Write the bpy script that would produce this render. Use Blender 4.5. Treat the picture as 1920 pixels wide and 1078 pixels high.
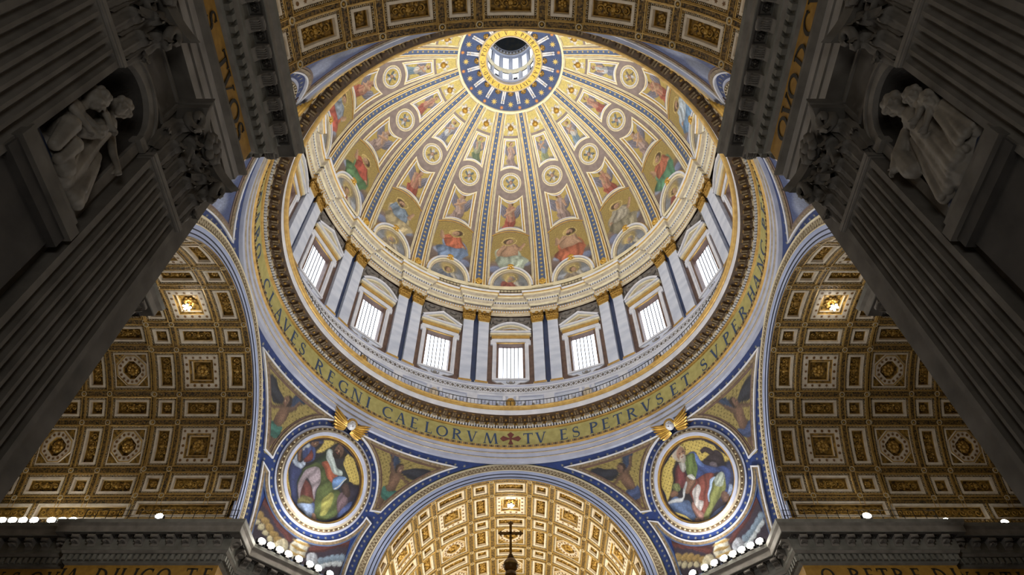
import bpy, math, random
import numpy as np
from math import sin, cos, pi, sqrt, atan2, hypot, radians
from mathutils import Matrix, Vector

# ------------------------------------------------------------------ camera, world, lights, exposure
scene = bpy.context.scene
COL = scene.collection
for o_ in list(bpy.data.objects):
    bpy.data.objects.remove(o_)

CAM_Y, PITCH, FPX = -36.88, 53.307, 1290.4
cam_d = bpy.data.cameras.new('camera')
cam_d.sensor_width = 36.0
cam_d.lens = FPX / 1920 * 36.0
cam_d.shift_x = 2.5 / 1920
cam_d.clip_start, cam_d.clip_end = 0.1, 600
cam = bpy.data.objects.new('camera', cam_d)
COL.objects.link(cam)
cam.location = (0, CAM_Y, 0)
cam.rotation_euler = (radians(90 + PITCH), 0, 0)
scene.camera = cam

scene.view_settings.view_transform = 'Standard'
scene.view_settings.look = 'None'
scene.view_settings.gamma = 1.0
scene.view_settings.exposure = 0.0
scene.view_settings.use_curve_mapping = False
scene.cycles.use_denoising = True
scene.cycles.max_bounces = 6
scene.cycles.diffuse_bounces = 3
scene.cycles.glossy_bounces = 2
scene.cycles.sample_clamp_indirect = 6.0

world = bpy.data.worlds.new('sky')
scene.world = world
world.use_nodes = True
wb = world.node_tree.nodes['Background']
wb.inputs[0].default_value = (0.80, 0.90, 1.0, 1)
wb.inputs[1].default_value = 0.03

def lamp(name, kind, loc, power, color, target=None, size=1.0, spot=100, blend=.5, spread=180):
    d = bpy.data.lights.new(name, kind)
    d.energy = power
    d.color = color
    if kind == 'AREA':
        d.shape = 'DISK'
        d.size = size
        d.spread = radians(spread)
    elif kind == 'SPOT':
        d.spot_size = radians(spot); d.spot_blend = blend; d.shadow_soft_size = size
    else:
        d.shadow_soft_size = size
    o = bpy.data.objects.new(name, d)
    COL.objects.link(o)
    o.location = loc
    if target is not None:
        v = Vector(target) - Vector(loc)
        o.rotation_euler = v.to_track_quat('-Z', 'Y').to_euler()
    return o

WARM, NEUT, GOLDL = (1.0, .96, .86), (1.0, .97, .92), (1.0, .91, .70)
PANE_DRUM, PANE_LANTERN = 2.8, 1.5
# lamps hidden on the drum's upper cornice, washing the dome
for k in range(16):
    a = radians(22.5 * k)
    lamp('dome_wash_light', 'AREA', (23.2 * sin(a), 23.2 * cos(a), 79.6), 400, WARM,
         (12.0 * sin(a + pi), 12.0 * cos(a + pi), 106), 1.2, spread=100)
# lamps on the gallery of the drum
for k in range(16):
    a = radians(22.5 * k + 11.25)
    lamp('gallery_light', 'AREA', (22.4 * sin(a), 22.4 * cos(a), 55.9), 820, NEUT,
         (23.0 * sin(a + pi), 23.0 * cos(a + pi), 79), 1.0, spread=120)
# floodlights on the ledges of the four piers
for sx in (-1, 1):
    for sy in (-1, 1):
        lamp('pier_flood_light', 'AREA', (sx * 17.3, sy * 17.3, 33.9), 1700 if sy > 0 else 550, NEUT, (0, 0, 66), 2.0)
        lamp('pendentive_light', 'AREA', (sx * 16.6, sy * 16.6, 33.6), 75 if sy > 0 else 45, NEUT, (sx * 18.6, sy * 18.6, 44), 1.5)
# the arms: lamps along their cornices
for x in (30, 38, 47):
    for s in (-1, 1):
        for sy in (-1, 1):
            lamp('transept_light', 'AREA', (s * x, sy * 11.2, 33.6), 16, (1, .86, .66), (s * x, -sy * 4, 46), 1.0)
for y in (28, 35, 43, 52):
    for s in (-1, 1):
        lamp('apse_light', 'AREA', (s * 11.2, y, 33.6), 1250, GOLDL, (-s * 4, y, 46), 1.0)
for y in (-27, -36, -46):
    for s in (-1, 1):
        lamp('nave_light', 'AREA', (s * 10.9, y, 33.6), 120, (1, .86, .66), (-s * 4, y, 46), 1.0)
for s in (-1, 1):
    lamp('far_cornice_fill', 'SPOT', (s * 14.6, -20.4, 34.4), 6500, (1, .97, .9), (s * 27.5, 12.3, 31.5), .5, spot=25, blend=.3)  # added fill spots that brighten the far cornices
lamp('nave_fill', 'AREA', (0, -46, 3), 1150, (1, .99, .95), (0, -40, 30), 8.0)
lamp('crossing_fill', 'AREA', (0, 2, 3), 2200, (.97, .98, 1), (0, 2, 40), 14.0)

# ------------------------------------------------------------------ materials
def L(r, g, b):
    f = lambda c: (c / 255 / 12.92) if c / 255 <= .04045 else ((c / 255 + .055) / 1.055) ** 2.4
    return (f(r), f(g), f(b), 1)

MATS = {}
def mat(name, c1, c2=None, scale=3.0, rough=.6, metal=0.0, bump=0.0, kind='noise', detail=4, mid=.5, width=.2, bdist=.05, stretch=None):
    m = bpy.data.materials.new(name)
    m.use_nodes = True
    nt = m.node_tree
    b = nt.nodes['Principled BSDF']
    b.inputs['Roughness'].default_value = rough
    b.inputs['Metallic'].default_value = metal
    b.inputs['Base Color'].default_value = L(*c1)
    if c2 is not None or bump:
        tc = nt.nodes.new('ShaderNodeTexCoord')
        src = tc.outputs['Object']
        if stretch:
            mp = nt.nodes.new('ShaderNodeMapping')
            mp.inputs['Scale'].default_value = stretch
            nt.links.new(src, mp.inputs[0]); src = mp.outputs[0]
        if kind == 'voronoi':
            t = nt.nodes.new('ShaderNodeTexVoronoi'); out = t.outputs['Distance']
        elif kind == 'wave':
            t = nt.nodes.new('ShaderNodeTexWave'); out = t.outputs['Fac']
            t.inputs['Distortion'].default_value = 6; t.inputs['Detail'].default_value = 3
        else:
            t = nt.nodes.new('ShaderNodeTexNoise'); out = t.outputs['Fac']
            t.inputs['Detail'].default_value = detail
        t.inputs['Scale'].default_value = scale
        nt.links.new(src, t.inputs['Vector'])
        if c2 is not None:
            r = nt.nodes.new('ShaderNodeValToRGB')
            r.color_ramp.elements[0].position = max(0, mid - width); r.color_ramp.elements[1].position = min(1, mid + width)
            r.color_ramp.elements[0].color = L(*c1); r.color_ramp.elements[1].color = L(*c2)
            nt.links.new(out, r.inputs[0]); nt.links.new(r.outputs[0], b.inputs['Base Color'])
        if bump:
            bp = nt.nodes.new('ShaderNodeBump')
            bp.inputs['Strength'].default_value = bump; bp.inputs['Distance'].default_value = bdist
            nt.links.new(out, bp.inputs['Height']); nt.links.new(bp.outputs[0], b.inputs['Normal'])
    MATS[name] = m
    return m

def emit(name, c, s):
    m = bpy.data.materials.new(name); m.use_nodes = True
    b = m.node_tree.nodes['Principled BSDF']
    b.inputs['Base Color'].default_value = (.8, .85, .9, 1)
    b.inputs['Emission Color'].default_value = L(*c)
    b.inputs['Emission Strength'].default_value = s
    MATS[name] = m
    return m

cream = mat('cream stucco', (232, 222, 190), (212, 198, 160), 1.2, .6)
white = mat('white marble', (218, 219, 226), (192, 195, 206), .9, .35, bump=.05)
veined = mat('veined marble', (204, 209, 222), (176, 184, 202), .8, .3, detail=8, stretch=(.6, .6, 1.6))
offwhite = mat('aged white stucco', (196, 184, 164), (166, 152, 130), 2.0, .6)
lilac = mat('pale blue painted fascia', (166, 176, 206), (150, 160, 192), .6, .55)
greyband = mat('grey violet stucco', (184, 190, 212), (164, 170, 194), .8, .6)
bluestrip = mat('dark blue marble', (44, 62, 98), (34, 48, 80), .8, .4)
darkblue = mat('dark blue panel', (30, 38, 60), (40, 50, 74), 1.0, .5)
brown = mat('brown marble', (112, 88, 78), (84, 66, 60), 1.5, .4)
mauve = mat('mauve ground', (136, 122, 118), (116, 103, 100), 1.4, .6)
greyrelief = mat('grey stone relief', (128, 122, 116), (86, 80, 74), 2.0, .7, bump=.8, bdist=.3)
gold = mat('gilding', (188, 150, 72), (140, 104, 42), 2.5, .38, .45)
brightgold = mat('bright gilding', (222, 184, 92), (176, 132, 48), 3.0, .35, .4)
goldline = mat('gold line', (200, 164, 92), (166, 130, 66), 2.0, .4, .3)
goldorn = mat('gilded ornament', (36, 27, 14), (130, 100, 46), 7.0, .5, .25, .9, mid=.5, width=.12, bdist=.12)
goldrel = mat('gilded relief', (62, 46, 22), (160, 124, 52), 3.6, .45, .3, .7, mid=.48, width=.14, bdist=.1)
goldscroll = mat('gilded scroll', (186, 148, 68), (134, 100, 38), 4.0, .42, .35)
framew = mat('white coffer frame', (214, 202, 184), (190, 176, 156), 2.2, .55)
dotm = mat('ochre disc', (124, 88, 40), (92, 62, 28), 3, .5)
mosgold = mat('gold mosaic frieze', (178, 168, 106), (152, 144, 84), 1.6, .5, detail=8)
ringgold = mat('gold mosaic ring', (226, 190, 84), (204, 166, 64), 3.0, .5)
letterblue = mat('blue mosaic letters', (46, 70, 104), (36, 56, 90), 3, .6)
letterdark = mat('dark letters', (40, 34, 24), (30, 26, 20), 3, .6)
redcross = mat('dark red mosaic', (110, 52, 44), (90, 40, 34), 3, .6)
pendblue = mat('deep blue mosaic', (26, 54, 116), (18, 40, 92), 2.0, .6, detail=6)
ribblue = mat('slate blue mosaic', (82, 98, 130), (66, 82, 116), 2.5, .6, detail=6)
oculusblue = mat('night blue mosaic', (58, 76, 116), (44, 60, 98), 2.0, .6, detail=6)
starm = mat('gold star mosaic', (204, 180, 100), (180, 150, 74), 3, .5)
starpale = mat('pale gold star', (146, 146, 134), (122, 122, 112), 3, .5)
starorange = mat('orange star mosaic', (206, 140, 60), (180, 112, 44), 3, .5)
stone = mat('dark travertine', (112, 106, 98), (84, 79, 72), 1.1, .8, bump=.25, detail=8)
stonelight = mat('pale grey travertine', (132, 126, 118), (104, 98, 90), 1.3, .8, bump=.2, detail=8)
stonewhite = mat('striped white marble', (150, 145, 140), (122, 118, 114), .9, .6, bump=.05)
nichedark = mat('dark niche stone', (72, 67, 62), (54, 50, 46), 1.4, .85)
statuem = mat('white statue marble', (142, 134, 122), (108, 101, 92), 1.6, .6, bump=.15, detail=6)
friezeyel = mat('yellow mosaic frieze', (176, 134, 50), (148, 108, 36), 2.2, .6, detail=8)
cornicem = mat('grey stone cornice', (128, 126, 118), (96, 94, 86), 1.0, .75, bump=.3, detail=8)
ornband = mat('stone coloured ornament band', (146, 128, 100), (96, 80, 60), 4, .6, bump=.4)
zigm = mat('pale zigzag', (196, 184, 156), (168, 152, 122), 3, .6)
rope = mat('dark rope line', (44, 46, 60), (30, 30, 42), 4, .7)
modw = mat('white gilt modillion', (206, 192, 166), (168, 150, 120), 3, .5)
modb = mat('dark brown modillion', (92, 68, 44), (60, 44, 28), 3, .6)
iron = mat('dark iron', (34, 32, 32), None, 1, .5, .6)
bronze = mat('dark gilt bronze', (168, 124, 58), (112, 80, 34), 3, .4, .2)
floorm = mat('marble floor', (150, 140, 130), (120, 110, 102), .4, .3)
drumcupola = mat('dark painted cupola', (44, 52, 62), (74, 72, 60), 1.2, .6, detail=6)
pane_m = emit('bright frosted pane', (236, 242, 255), PANE_DRUM)
lpane_m = emit('lantern pane', (232, 240, 255), PANE_LANTERN)
lampglow = emit('lit floodlight lens', (255, 250, 238), 110)

mosaicm = bpy.data.materials.new('mosaic picture'); mosaicm.use_nodes = True
nt = mosaicm.node_tree
at = nt.nodes.new('ShaderNodeVertexColor'); at.layer_name = 'Col'
vo = nt.nodes.new('ShaderNodeTexVoronoi'); vo.inputs['Scale'].default_value = 9
tcn = nt.nodes.new('ShaderNodeTexCoord'); nt.links.new(tcn.outputs['Object'], vo.inputs['Vector'])
hs = nt.nodes.new('ShaderNodeHueSaturation'); hs.inputs['Saturation'].default_value = .88
mr = nt.nodes.new('ShaderNodeMapRange'); mr.inputs[3].default_value = .68; mr.inputs[4].default_value = 1.0
sc_ = nt.nodes.new('ShaderNodeSeparateColor'); nt.links.new(vo.outputs['Color'], sc_.inputs[0])
nt.links.new(sc_.outputs[0], mr.inputs[0]); nt.links.new(mr.outputs[0], hs.inputs['Value'])
nt.links.new(at.outputs[0], hs.inputs['Color'])
nt.links.new(hs.outputs[0], nt.nodes['Principled BSDF'].inputs['Base Color'])
nt.nodes['Principled BSDF'].inputs['Roughness'].default_value = .55

# ------------------------------------------------------------------ mesh helpers
class MB:
    """collects verts and faces of ONE mesh"""
    def __init__(s):
        s.v, s.f, s.m, s.mats = [], [], [], []
    def mi(s, m):
        if m not in s.mats: s.mats.append(m)
        return s.mats.index(m)
    def add(s, verts, faces, m):
        n = len(s.v); k = s.mi(m)
        s.v.extend([tuple(map(float, p)) for p in verts])
        for f in faces:
            s.f.append(tuple(n + i for i in f)); s.m.append(k)
    def box(s, c, d, m, M=None):
        x, y, z = d[0] / 2, d[1] / 2, d[2] / 2
        V = [Vector((sx * x, sy * y, sz * z)) for sx in (-1, 1) for sy in (-1, 1) for sz in (-1, 1)]
        if M is not None: V = [M @ p for p in V]
        V = [p + Vector(c) for p in V]
        s.add(V, [(0, 1, 3, 2), (4, 6, 7, 5), (0, 4, 5, 1), (2, 3, 7, 6), (0, 2, 6, 4), (1, 5, 7, 3)], m)
    def grid(s, P, m, cu=False, cv=False):
        """P[i][j] points"""
        a, b = len(P), len(P[0])
        V = [p for r in P for p in r]
        F = []
        for i in range(a if cu else a - 1):
            for j in range(b if cv else b - 1):
                i2, j2 = (i + 1) % a, (j + 1) % b
                F.append((i * b + j, i * b + j2, i2 * b + j2, i2 * b + j))
        s.add(V, F, m)
    def lathe(s, prof, mats, a0=0, a1=360, n=96):
        """prof [(R,z)], mats one per profile segment or a single one"""
        full = abs(a1 - a0 - 360) < 1e-6
        A = [radians(a0 + (a1 - a0) * i / n) for i in range(n if full else n + 1)]
        for j in range(len(prof) - 1):
            m = mats[j] if isinstance(mats, (list, tuple)) else mats
            if m is None: continue
            (r0, z0), (r1, z1) = prof[j], prof[j + 1]
            s.grid([[(r0 * sin(a), r0 * cos(a), z0), (r1 * sin(a), r1 * cos(a), z1)] for a in A], m, cu=full)
    def tube(s, pts, r, m, n=6, caps=False):
        pts = [Vector(p) for p in pts]
        P = []
        up = Vector((.123, .456, .88)).normalized()
        for i, p in enumerate(pts):
            t = (pts[min(i + 1, len(pts) - 1)] - pts[max(i - 1, 0)]).normalized()
            a = t.cross(up).normalized(); b = t.cross(a)
            rr = r[i] if isinstance(r, (list, tuple)) else r
            P.append([p + a * (rr * cos(2 * pi * k / n)) + b * (rr * sin(2 * pi * k / n)) for k in range(n)])
        s.grid(P, m, cv=True)
    def ell(s, c, r, m, nu=8, nv=6, M=None):
        P = []
        for i in range(nv + 1):
            th = pi * i / nv
            row = []
            for j in range(nu):
                ph = 2 * pi * j / nu
                v = Vector((r[0] * sin(th) * cos(ph), r[1] * sin(th) * sin(ph), r[2] * cos(th)))
                if M is not None: v = M @ v
                row.append(v + Vector(c))
            P.append(row)
        s.grid(P, m, cv=True)
    def ribbon(s, S, path, w, h0, h1, m, closed=False, lift=None):
        """raised rectangular moulding along a 2-D path on a surface S(a,b,h)"""
        n = len(path); LL, RR = [], []
        for i in range(n):
            p = np.array(path[i], float)
            a = np.array(path[(i - 1) % n] if (closed or i > 0) else path[i], float)
            b = np.array(path[(i + 1) % n] if (closed or i < n - 1) else path[i], float)
            d1, d2 = p - a, b - p
            if np.hypot(*d1) < 1e-9: d1 = d2
            if np.hypot(*d2) < 1e-9: d2 = d1
            d1 = d1 / np.hypot(*d1); d2 = d2 / np.hypot(*d2)
            n1, n2 = np.array([-d1[1], d1[0]]), np.array([-d2[1], d2[0]])
            k = n1 + n2; k = k / max(1e-6, np.hypot(*k)); k = k / max(.6, float(k @ n1))
            LL.append(p + k * w / 2); RR.append(p - k * w / 2)
        P = [[S(l[0], l[1], h0), S(l[0], l[1], h1), S(r[0], r[1], h1), S(r[0], r[1], h0)] for l, r in zip(LL, RR)]
        s.grid(P, m, cu=closed)
    def fan(s, S, poly, c, h, m):
        V = [S(c[0], c[1], h)] + [S(p[0], p[1], h) for p in poly]
        n = len(poly)
        s.add(V, [(0, 1 + i, 1 + (i + 1) % n) for i in range(n)], m)
    def mesh(s, name, smooth=False):
        me = bpy.data.meshes.new(name)
        me.from_pydata(s.v, [], s.f)
        for m in s.mats: me.materials.append(m)
        me.polygons.foreach_set('material_index', s.m)
        if smooth: me.polygons.foreach_set('use_smooth', [True] * len(s.f))
        me.update()
        return me

def put(name, mesh, parent=None, M=None, kind=None, label=None, cat=None, group=None):
    if isinstance(mesh, MB): mesh = mesh.mesh(name)
    o = bpy.data.objects.new(name, mesh)
    COL.objects.link(o)
    if parent is not None: o.parent = parent
    if M is not None: o.matrix_basis = M
    tag(o, label, cat, group, kind)
    return o

def tag(o, label=None, cat=None, group=None, kind=None):
    if label: o['label'] = label
    if cat: o['category'] = cat
    if group: o['group'] = group
    if kind: o['kind'] = kind
    return o

def RZ(a): return Matrix.Rotation(radians(a), 4, 'Z')
def T(x, y, z): return Matrix.Translation((x, y, z))

def circle(cx, cy, r, n=32, a0=0, a1=360, ry=None):
    ry = ry or r
    full = abs(a1 - a0) >= 360
    return [(cx + r * cos(radians(a0 + (a1 - a0) * i / n)), cy + ry * sin(radians(a0 + (a1 - a0) * i / n))) for i in range(n if full else n + 1)]

def star_poly(cx, cy, r, n=8, inner=.4, a0=90):
    return [(cx + (r if i % 2 == 0 else r * inner) * cos(radians(a0 + 180 * i / n)),
             cy + (r if i % 2 == 0 else r * inner) * sin(radians(a0 + 180 * i / n))) for i in range(2 * n)]

# ------------------------------------------------------------------ Roman capitals, drawn stroke by stroke (height 1)
TK, TN = .15, .065
def glyph(ch):
    """-> (list of quads [(x,y)*4], width)"""
    Q = []
    def seg(x0, y0, x1, y1, t):
        dx, dy = x1 - x0, y1 - y0; l = hypot(dx, dy); nx, ny = -dy / l * t / 2, dx / l * t / 2
        Q.append([(x0 + nx, y0 + ny), (x0 - nx, y0 - ny), (x1 - nx, y1 - ny), (x1 + nx, y1 + ny)])
    def diag(x0, x1, t, y0=0, y1=1):      # slanted stem cut horizontally
        Q.append([(x0 - t / 2, y0), (x0 + t / 2, y0), (x1 + t / 2, y1), (x1 - t / 2, y1)])
    def ser(x, y, w=.26):
        yy = .02 if y == 0 else .98
        Q.append([(x - w / 2, yy - .025), (x + w / 2, yy - .025), (x + w / 2, yy + .025), (x - w / 2, yy + .025)])
    def stem(x, t=TK):
        Q.append([(x - t / 2, 0), (x + t / 2, 0), (x + t / 2, 1), (x - t / 2, 1)]); ser(x, 0); ser(x, 1)
    def arc(cx, cy, rx, ry, a0, a1, n=12, lo=TN, hi=TK, ph=0):
        P = []
        for i in range(n + 1):
            a = radians(a0 + (a1 - a0) * i / n)
            t = lo + (hi - lo) * abs(cos(a - radians(ph))) ** 1.3
            c, s = cos(a), sin(a)
            P.append(((cx + (rx - t / 2) * c, cy + (ry - t / 2) * s), (cx + (rx + t / 2) * c, cy + (ry + t / 2) * s)))
        for i in range(n): Q.append([P[i][0], P[i][1], P[i + 1][1], P[i + 1][0]])
    w = .6
    if ch == 'T': stem(.36); seg(0, .965, .72, .965, .07); seg(.03, .98, .03, .8, .05); seg(.69, .98, .69, .8, .05); w = .72
    elif ch == 'V': diag(.37, .1, TK); diag(.4, .68, TN); ser(.1, 1); ser(.68, 1, .22); w = .78
    elif ch == 'A': diag(.1, .37, TN); diag(.68, .4, TK); seg(.2, .36, .58, .36, TN); ser(.1, 0, .22); ser(.68, 0); w = .78
    elif ch == 'E': stem(.12); [seg(.12, y, x, y, .06) for y, x in ((.97, .5), (.52, .44), (.03, .52))]; seg(.5, .98, .5, .82, .045); seg(.52, .02, .52, .18, .045); w = .56
    elif ch == 'F': stem(.12); [seg(.12, y, x, y, .06) for y, x in ((.97, .5), (.52, .44))]; seg(.5, .98, .5, .82, .045); w = .54
    elif ch == 'I': stem(.14); w = .28
    elif ch == 'L': stem(.12); seg(.12, .03, .52, .03, .06); seg(.52, .02, .52, .2, .045); w = .55
    elif ch == 'H': stem(.13); stem(.63); seg(.13, .52, .63, .52, TN); w = .76
    elif ch == 'N': stem(.1, TN); stem(.7, TN); diag(.66, .14, TK); w = .8
    elif ch == 'M': diag(.08, .2, TN); diag(.52, .22, TK); diag(.54, .82, TN); diag(.96, .84, TK); ser(.08, 0, .2); ser(.96, 0); w = 1.06
    elif ch in 'PRBD':
        stem(.12)
        if ch == 'D': arc(.12, .5, .58, .47, -90, 90, 16); w = .74
        else:
            arc(.14, .74, .4, .235, -90, 90); w = .58
            if ch == 'R': diag(.66, .3, TK, 0, .52); ser(.66, 0, .2); w = .72
            if ch == 'B': arc(.14, .265, .46, .24, -90, 90); w = .64
    elif ch in 'OQ':
        arc(.42, .5, .38, .47, 0, 360, 24); w = .86
        if ch == 'Q': seg(.45, .08, .9, -.2, .1)
    elif ch in 'CG':
        arc(.44, .5, .4, .47, 48, 312, 18); w = .76
        if ch == 'G': seg(.7, .12, .7, .46, .12); ser(.7, 0, .01); seg(.58, .46, .82, .46, .05)
        seg(.7, .97, .7, .72, .05)
    elif ch == 'S':
        P = []
        for i in range(25):
            u = i / 24
            if u < .5: a = radians(40 + 230 * (u / .5)); x, y = .27 + .2 * cos(a), .735 + .225 * sin(a)
            else: a = radians(90 - 230 * ((u - .5) / .5)); x, y = .28 + .23 * cos(a), .265 + .245 * sin(a)
            t = TN + .1 * math.exp(-((u - .5) / .17) ** 2)
            P.append((x, y, t))
        for i in range(24): seg(P[i][0], P[i][1], P[i + 1][0], P[i + 1][1], (P[i][2] + P[i + 1][2]) / 2)
        seg(.43, .97, .43, .74, .045); seg(.06, .03, .06, .28, .045); w = .56
    elif ch == 'X': diag(.66, .1, TK); diag(.12, .64, TN); ser(.1, 1); ser(.66, 0); ser(.12, 0, .2); ser(.64, 1, .2); w = .76
    elif ch == '.': Q.append([(.06, .5), (.14, .42), (.22, .5), (.14, .58)]); w = .28
    return Q, w

def letter_mesh(ch, S, hgt, m, th=.03):
    """glyph centred on (0,0) of surface S(x,y,h) as thin raised plate"""
    Q, w = glyph(ch)
    mb = MB()
    for q in Q:
        P = [((x - w / 2) * hgt, (y - .5) * hgt) for x, y in q]
        top = [S(x, y, th) for x, y in P]; bot = [S(x, y, 0) for x, y in P]
        mb.add(top + bot, [(0, 1, 2, 3), (0, 4, 5, 1), (1, 5, 6, 2), (2, 6, 7, 3), (3, 7, 4, 0)], m)
    return mb.mesh('letter')

# ------------------------------------------------------------------ mosaic painting: per-vertex colours of a fine grid
def lin(c):
    c = np.array(c, float) / 255
    return np.where(c <= .04045, c / 12.92, ((c + .055) / 1.055) ** 2.4)

class Paint:
    """colours on a cloud of points (x,y), drawn shape over shape"""
    def __init__(s, x, y, ground, seed=0, dots=None):
        e = np.ptp(y) * .012
        s.x = x + e * np.sin(y / e * .16 + seed) + e * .6 * np.sin(x / e * .23 + y / e * .31)
        s.y = y + e * np.sin(x / e * .17 + 2 * seed) + e * .6 * np.sin(y / e * .27 - x / e * .2)
        r = np.random.RandomState(abs(seed) + 1)
        s.c = np.ones(x.shape + (3,)) * lin(ground) * (1 + .16 * (r.rand(*x.shape)[..., None] - .5))
        if dots:
            q = ((np.sin(x * dots) * np.sin(y * dots)) > .68)
            s.c[q] = s.c[q] * .35
    def _mix(s, w, col):
        w = w[..., None]
        s.c = s.c * (1 - w) + col * w
    def ell(s, cx, cy, rx, ry, col, rot=0, fold=0, soft=.13, fa=0):
        a = radians(rot); dx, dy = s.x - cx, s.y - cy
        u = (dx * cos(a) + dy * sin(a)) / rx; v = (-dx * sin(a) + dy * cos(a)) / ry
        d = np.sqrt(u * u + v * v)
        w = np.clip((1 - d) / soft + .5, 0, 1)
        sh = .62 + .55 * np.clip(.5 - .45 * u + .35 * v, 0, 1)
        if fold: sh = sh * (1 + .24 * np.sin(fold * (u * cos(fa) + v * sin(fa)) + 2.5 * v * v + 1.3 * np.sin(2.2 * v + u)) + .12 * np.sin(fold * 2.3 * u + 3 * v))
        s._mix(w, lin(col) * sh[..., None]); return s
    def cap(s, x0, y0, x1, y1, r0, r1, col, fold=0, soft=.17):
        dx, dy = x1 - x0, y1 - y0; l2 = dx * dx + dy * dy + 1e-9
        t = np.clip(((s.x - x0) * dx + (s.y - y0) * dy) / l2, 0, 1)
        r = r0 + (r1 - r0) * t
        px, py = s.x - x0 - t * dx, s.y - y0 - t * dy
        d = np.hypot(px, py) / r
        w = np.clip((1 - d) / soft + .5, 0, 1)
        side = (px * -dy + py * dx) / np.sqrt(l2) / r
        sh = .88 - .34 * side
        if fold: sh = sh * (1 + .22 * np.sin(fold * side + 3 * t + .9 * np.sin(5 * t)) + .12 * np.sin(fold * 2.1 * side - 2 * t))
        s._mix(w, lin(col) * np.clip(sh, .3, 1.6)[..., None]); return s
    def poly(s, pts, col, fold=0, soft=None, smooth=True, ang=None):
        """smooth closed outline filled with a colour, rounded towards its edge, folds along its length"""
        P = np.array(pts, float)
        if smooth:
            n = len(P); Q = []
            for i in range(n):
                p0, p1, p2, p3 = P[i - 1], P[i], P[(i + 1) % n], P[(i + 2) % n]
                for t in (0, .25, .5, .75): Q.append(.5 * (2 * p1 + (p2 - p0) * t + (2 * p0 - 5 * p1 + 4 * p2 - p3) * t * t + (3 * p1 - p0 - 3 * p2 + p3) * t ** 3))
            P = np.array(Q)
        x, y = s.x, s.y
        d = np.full(x.shape, 1e9); ins = np.zeros(x.shape, bool)
        for a, b in zip(P, np.roll(P, -1, 0)):
            ex, ey = b - a
            t = np.clip(((x - a[0]) * ex + (y - a[1]) * ey) / (ex * ex + ey * ey + 1e-12), 0, 1)
            d = np.minimum(d, np.hypot(x - a[0] - t * ex, y - a[1] - t * ey))
            if abs(ey) > 1e-12: ins ^= ((a[1] > y) != (b[1] > y)) & (x < a[0] + (y - a[1]) / ey * ex)
        sd = np.where(ins, d, -d)
        C = P - P.mean(0); size = max(np.ptp(P[:, 0]), np.ptp(P[:, 1]))
        soft = soft or size * .02
        w = np.clip(sd / soft + .5, 0, 1)
        if ang is None:
            ev, vec = np.linalg.eigh(C.T @ C); mj, mn = vec[:, 1], vec[:, 0]
        else: mj = np.array([cos(radians(ang)), sin(radians(ang))]); mn = np.array([-mj[1], mj[0]])
        u = ((x - P.mean(0)[0]) * mj[0] + (y - P.mean(0)[1]) * mj[1]) / size; v = ((x - P.mean(0)[0]) * mn[0] + (y - P.mean(0)[1]) * mn[1]) / size
        inr = max(1e-6, sd.max())
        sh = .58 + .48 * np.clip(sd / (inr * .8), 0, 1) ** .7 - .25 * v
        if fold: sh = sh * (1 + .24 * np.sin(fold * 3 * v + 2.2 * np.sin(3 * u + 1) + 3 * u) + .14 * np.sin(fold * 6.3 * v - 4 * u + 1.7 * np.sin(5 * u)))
        s._mix(w, np.clip(lin(col) * np.clip(sh, .25, 1.7)[..., None], 0, 1)); return s
    def ring(s, cx, cy, r, t, col):
        d = np.abs(np.hypot(s.x - cx, s.y - cy) - r)
        s._mix(np.clip((t - d) / (t * .5), 0, 1), lin(col)); return s
    def head(s, cx, cy, r, skin=(176, 138, 108), hair=(90, 66, 48), look=0, beard=False, halo=None):
        if halo: s.ell(cx, cy + r * .15, r * 1.65, r * 1.65, halo, soft=.08); s.ring(cx, cy + r * .15, r * 1.65, r * .07, (222, 196, 120))
        s.ell(cx - look * r * .25, cy + r * .25, r * 1.08, r * 1.12, hair)
        s.ell(cx + look * r * .2, cy - r * .05, r * .78, r * .98, skin)
        if beard: s.ell(cx + look * r * .3, cy - r * .75, r * .6, r * .62, hair)
        e = r * .13
        for k in (-1, 1): s.ell(cx + look * r * .3 + k * r * .3, cy + r * .12, e, e * .7, (50, 36, 30), soft=.5)
        s.ell(cx + look * r * .35, cy - r * .15, e * .7, r * .2, (200, 160, 128), soft=.5)
        s.ell(cx + look * r * .3, cy - r * .45, r * .25, e * .6, (130, 70, 60), soft=.5)
        return s

def mosaic_mesh(name, S, X, Y, colors, h=.02):
    """X,Y 2-D grids of surface coordinates"""
    a, b = X.shape
    V = [S(X[i, j], Y[i, j], h) for i in range(a) for j in range(b)]
    F = [(i * b + j, i * b + j + 1, (i + 1) * b + j + 1, (i + 1) * b + j) for i in range(a - 1) for j in range(b - 1)]
    me = bpy.data.meshes.new(name)
    me.from_pydata([tuple(v) for v in V], [], F)
    me.materials.append(mosaicm)
    ca = me.color_attributes.new('Col', 'FLOAT_COLOR', 'POINT')
    arr = np.ones((a * b, 4), np.float32); arr[:, :3] = np.clip(colors.reshape(-1, 3), 0, 1)
    ca.data.foreach_set('color', arr.ravel())
    me.polygons.foreach_set('use_smooth', [True] * len(F))
    me.update()
    return me
# ------------------------------------------------------------------ measurements of the place (metres)
ARCH_L, ARCH_R, SPRING, EXTR = 23.37, 13.0, 33.96, 14.87
FLOOR = -1.7

# floor
mb = MB(); mb.box((0, 0, FLOOR - .2), (130, 130, .4), floorm)
put('floor', mb, kind='structure', label='marble floor of the crossing')

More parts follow.
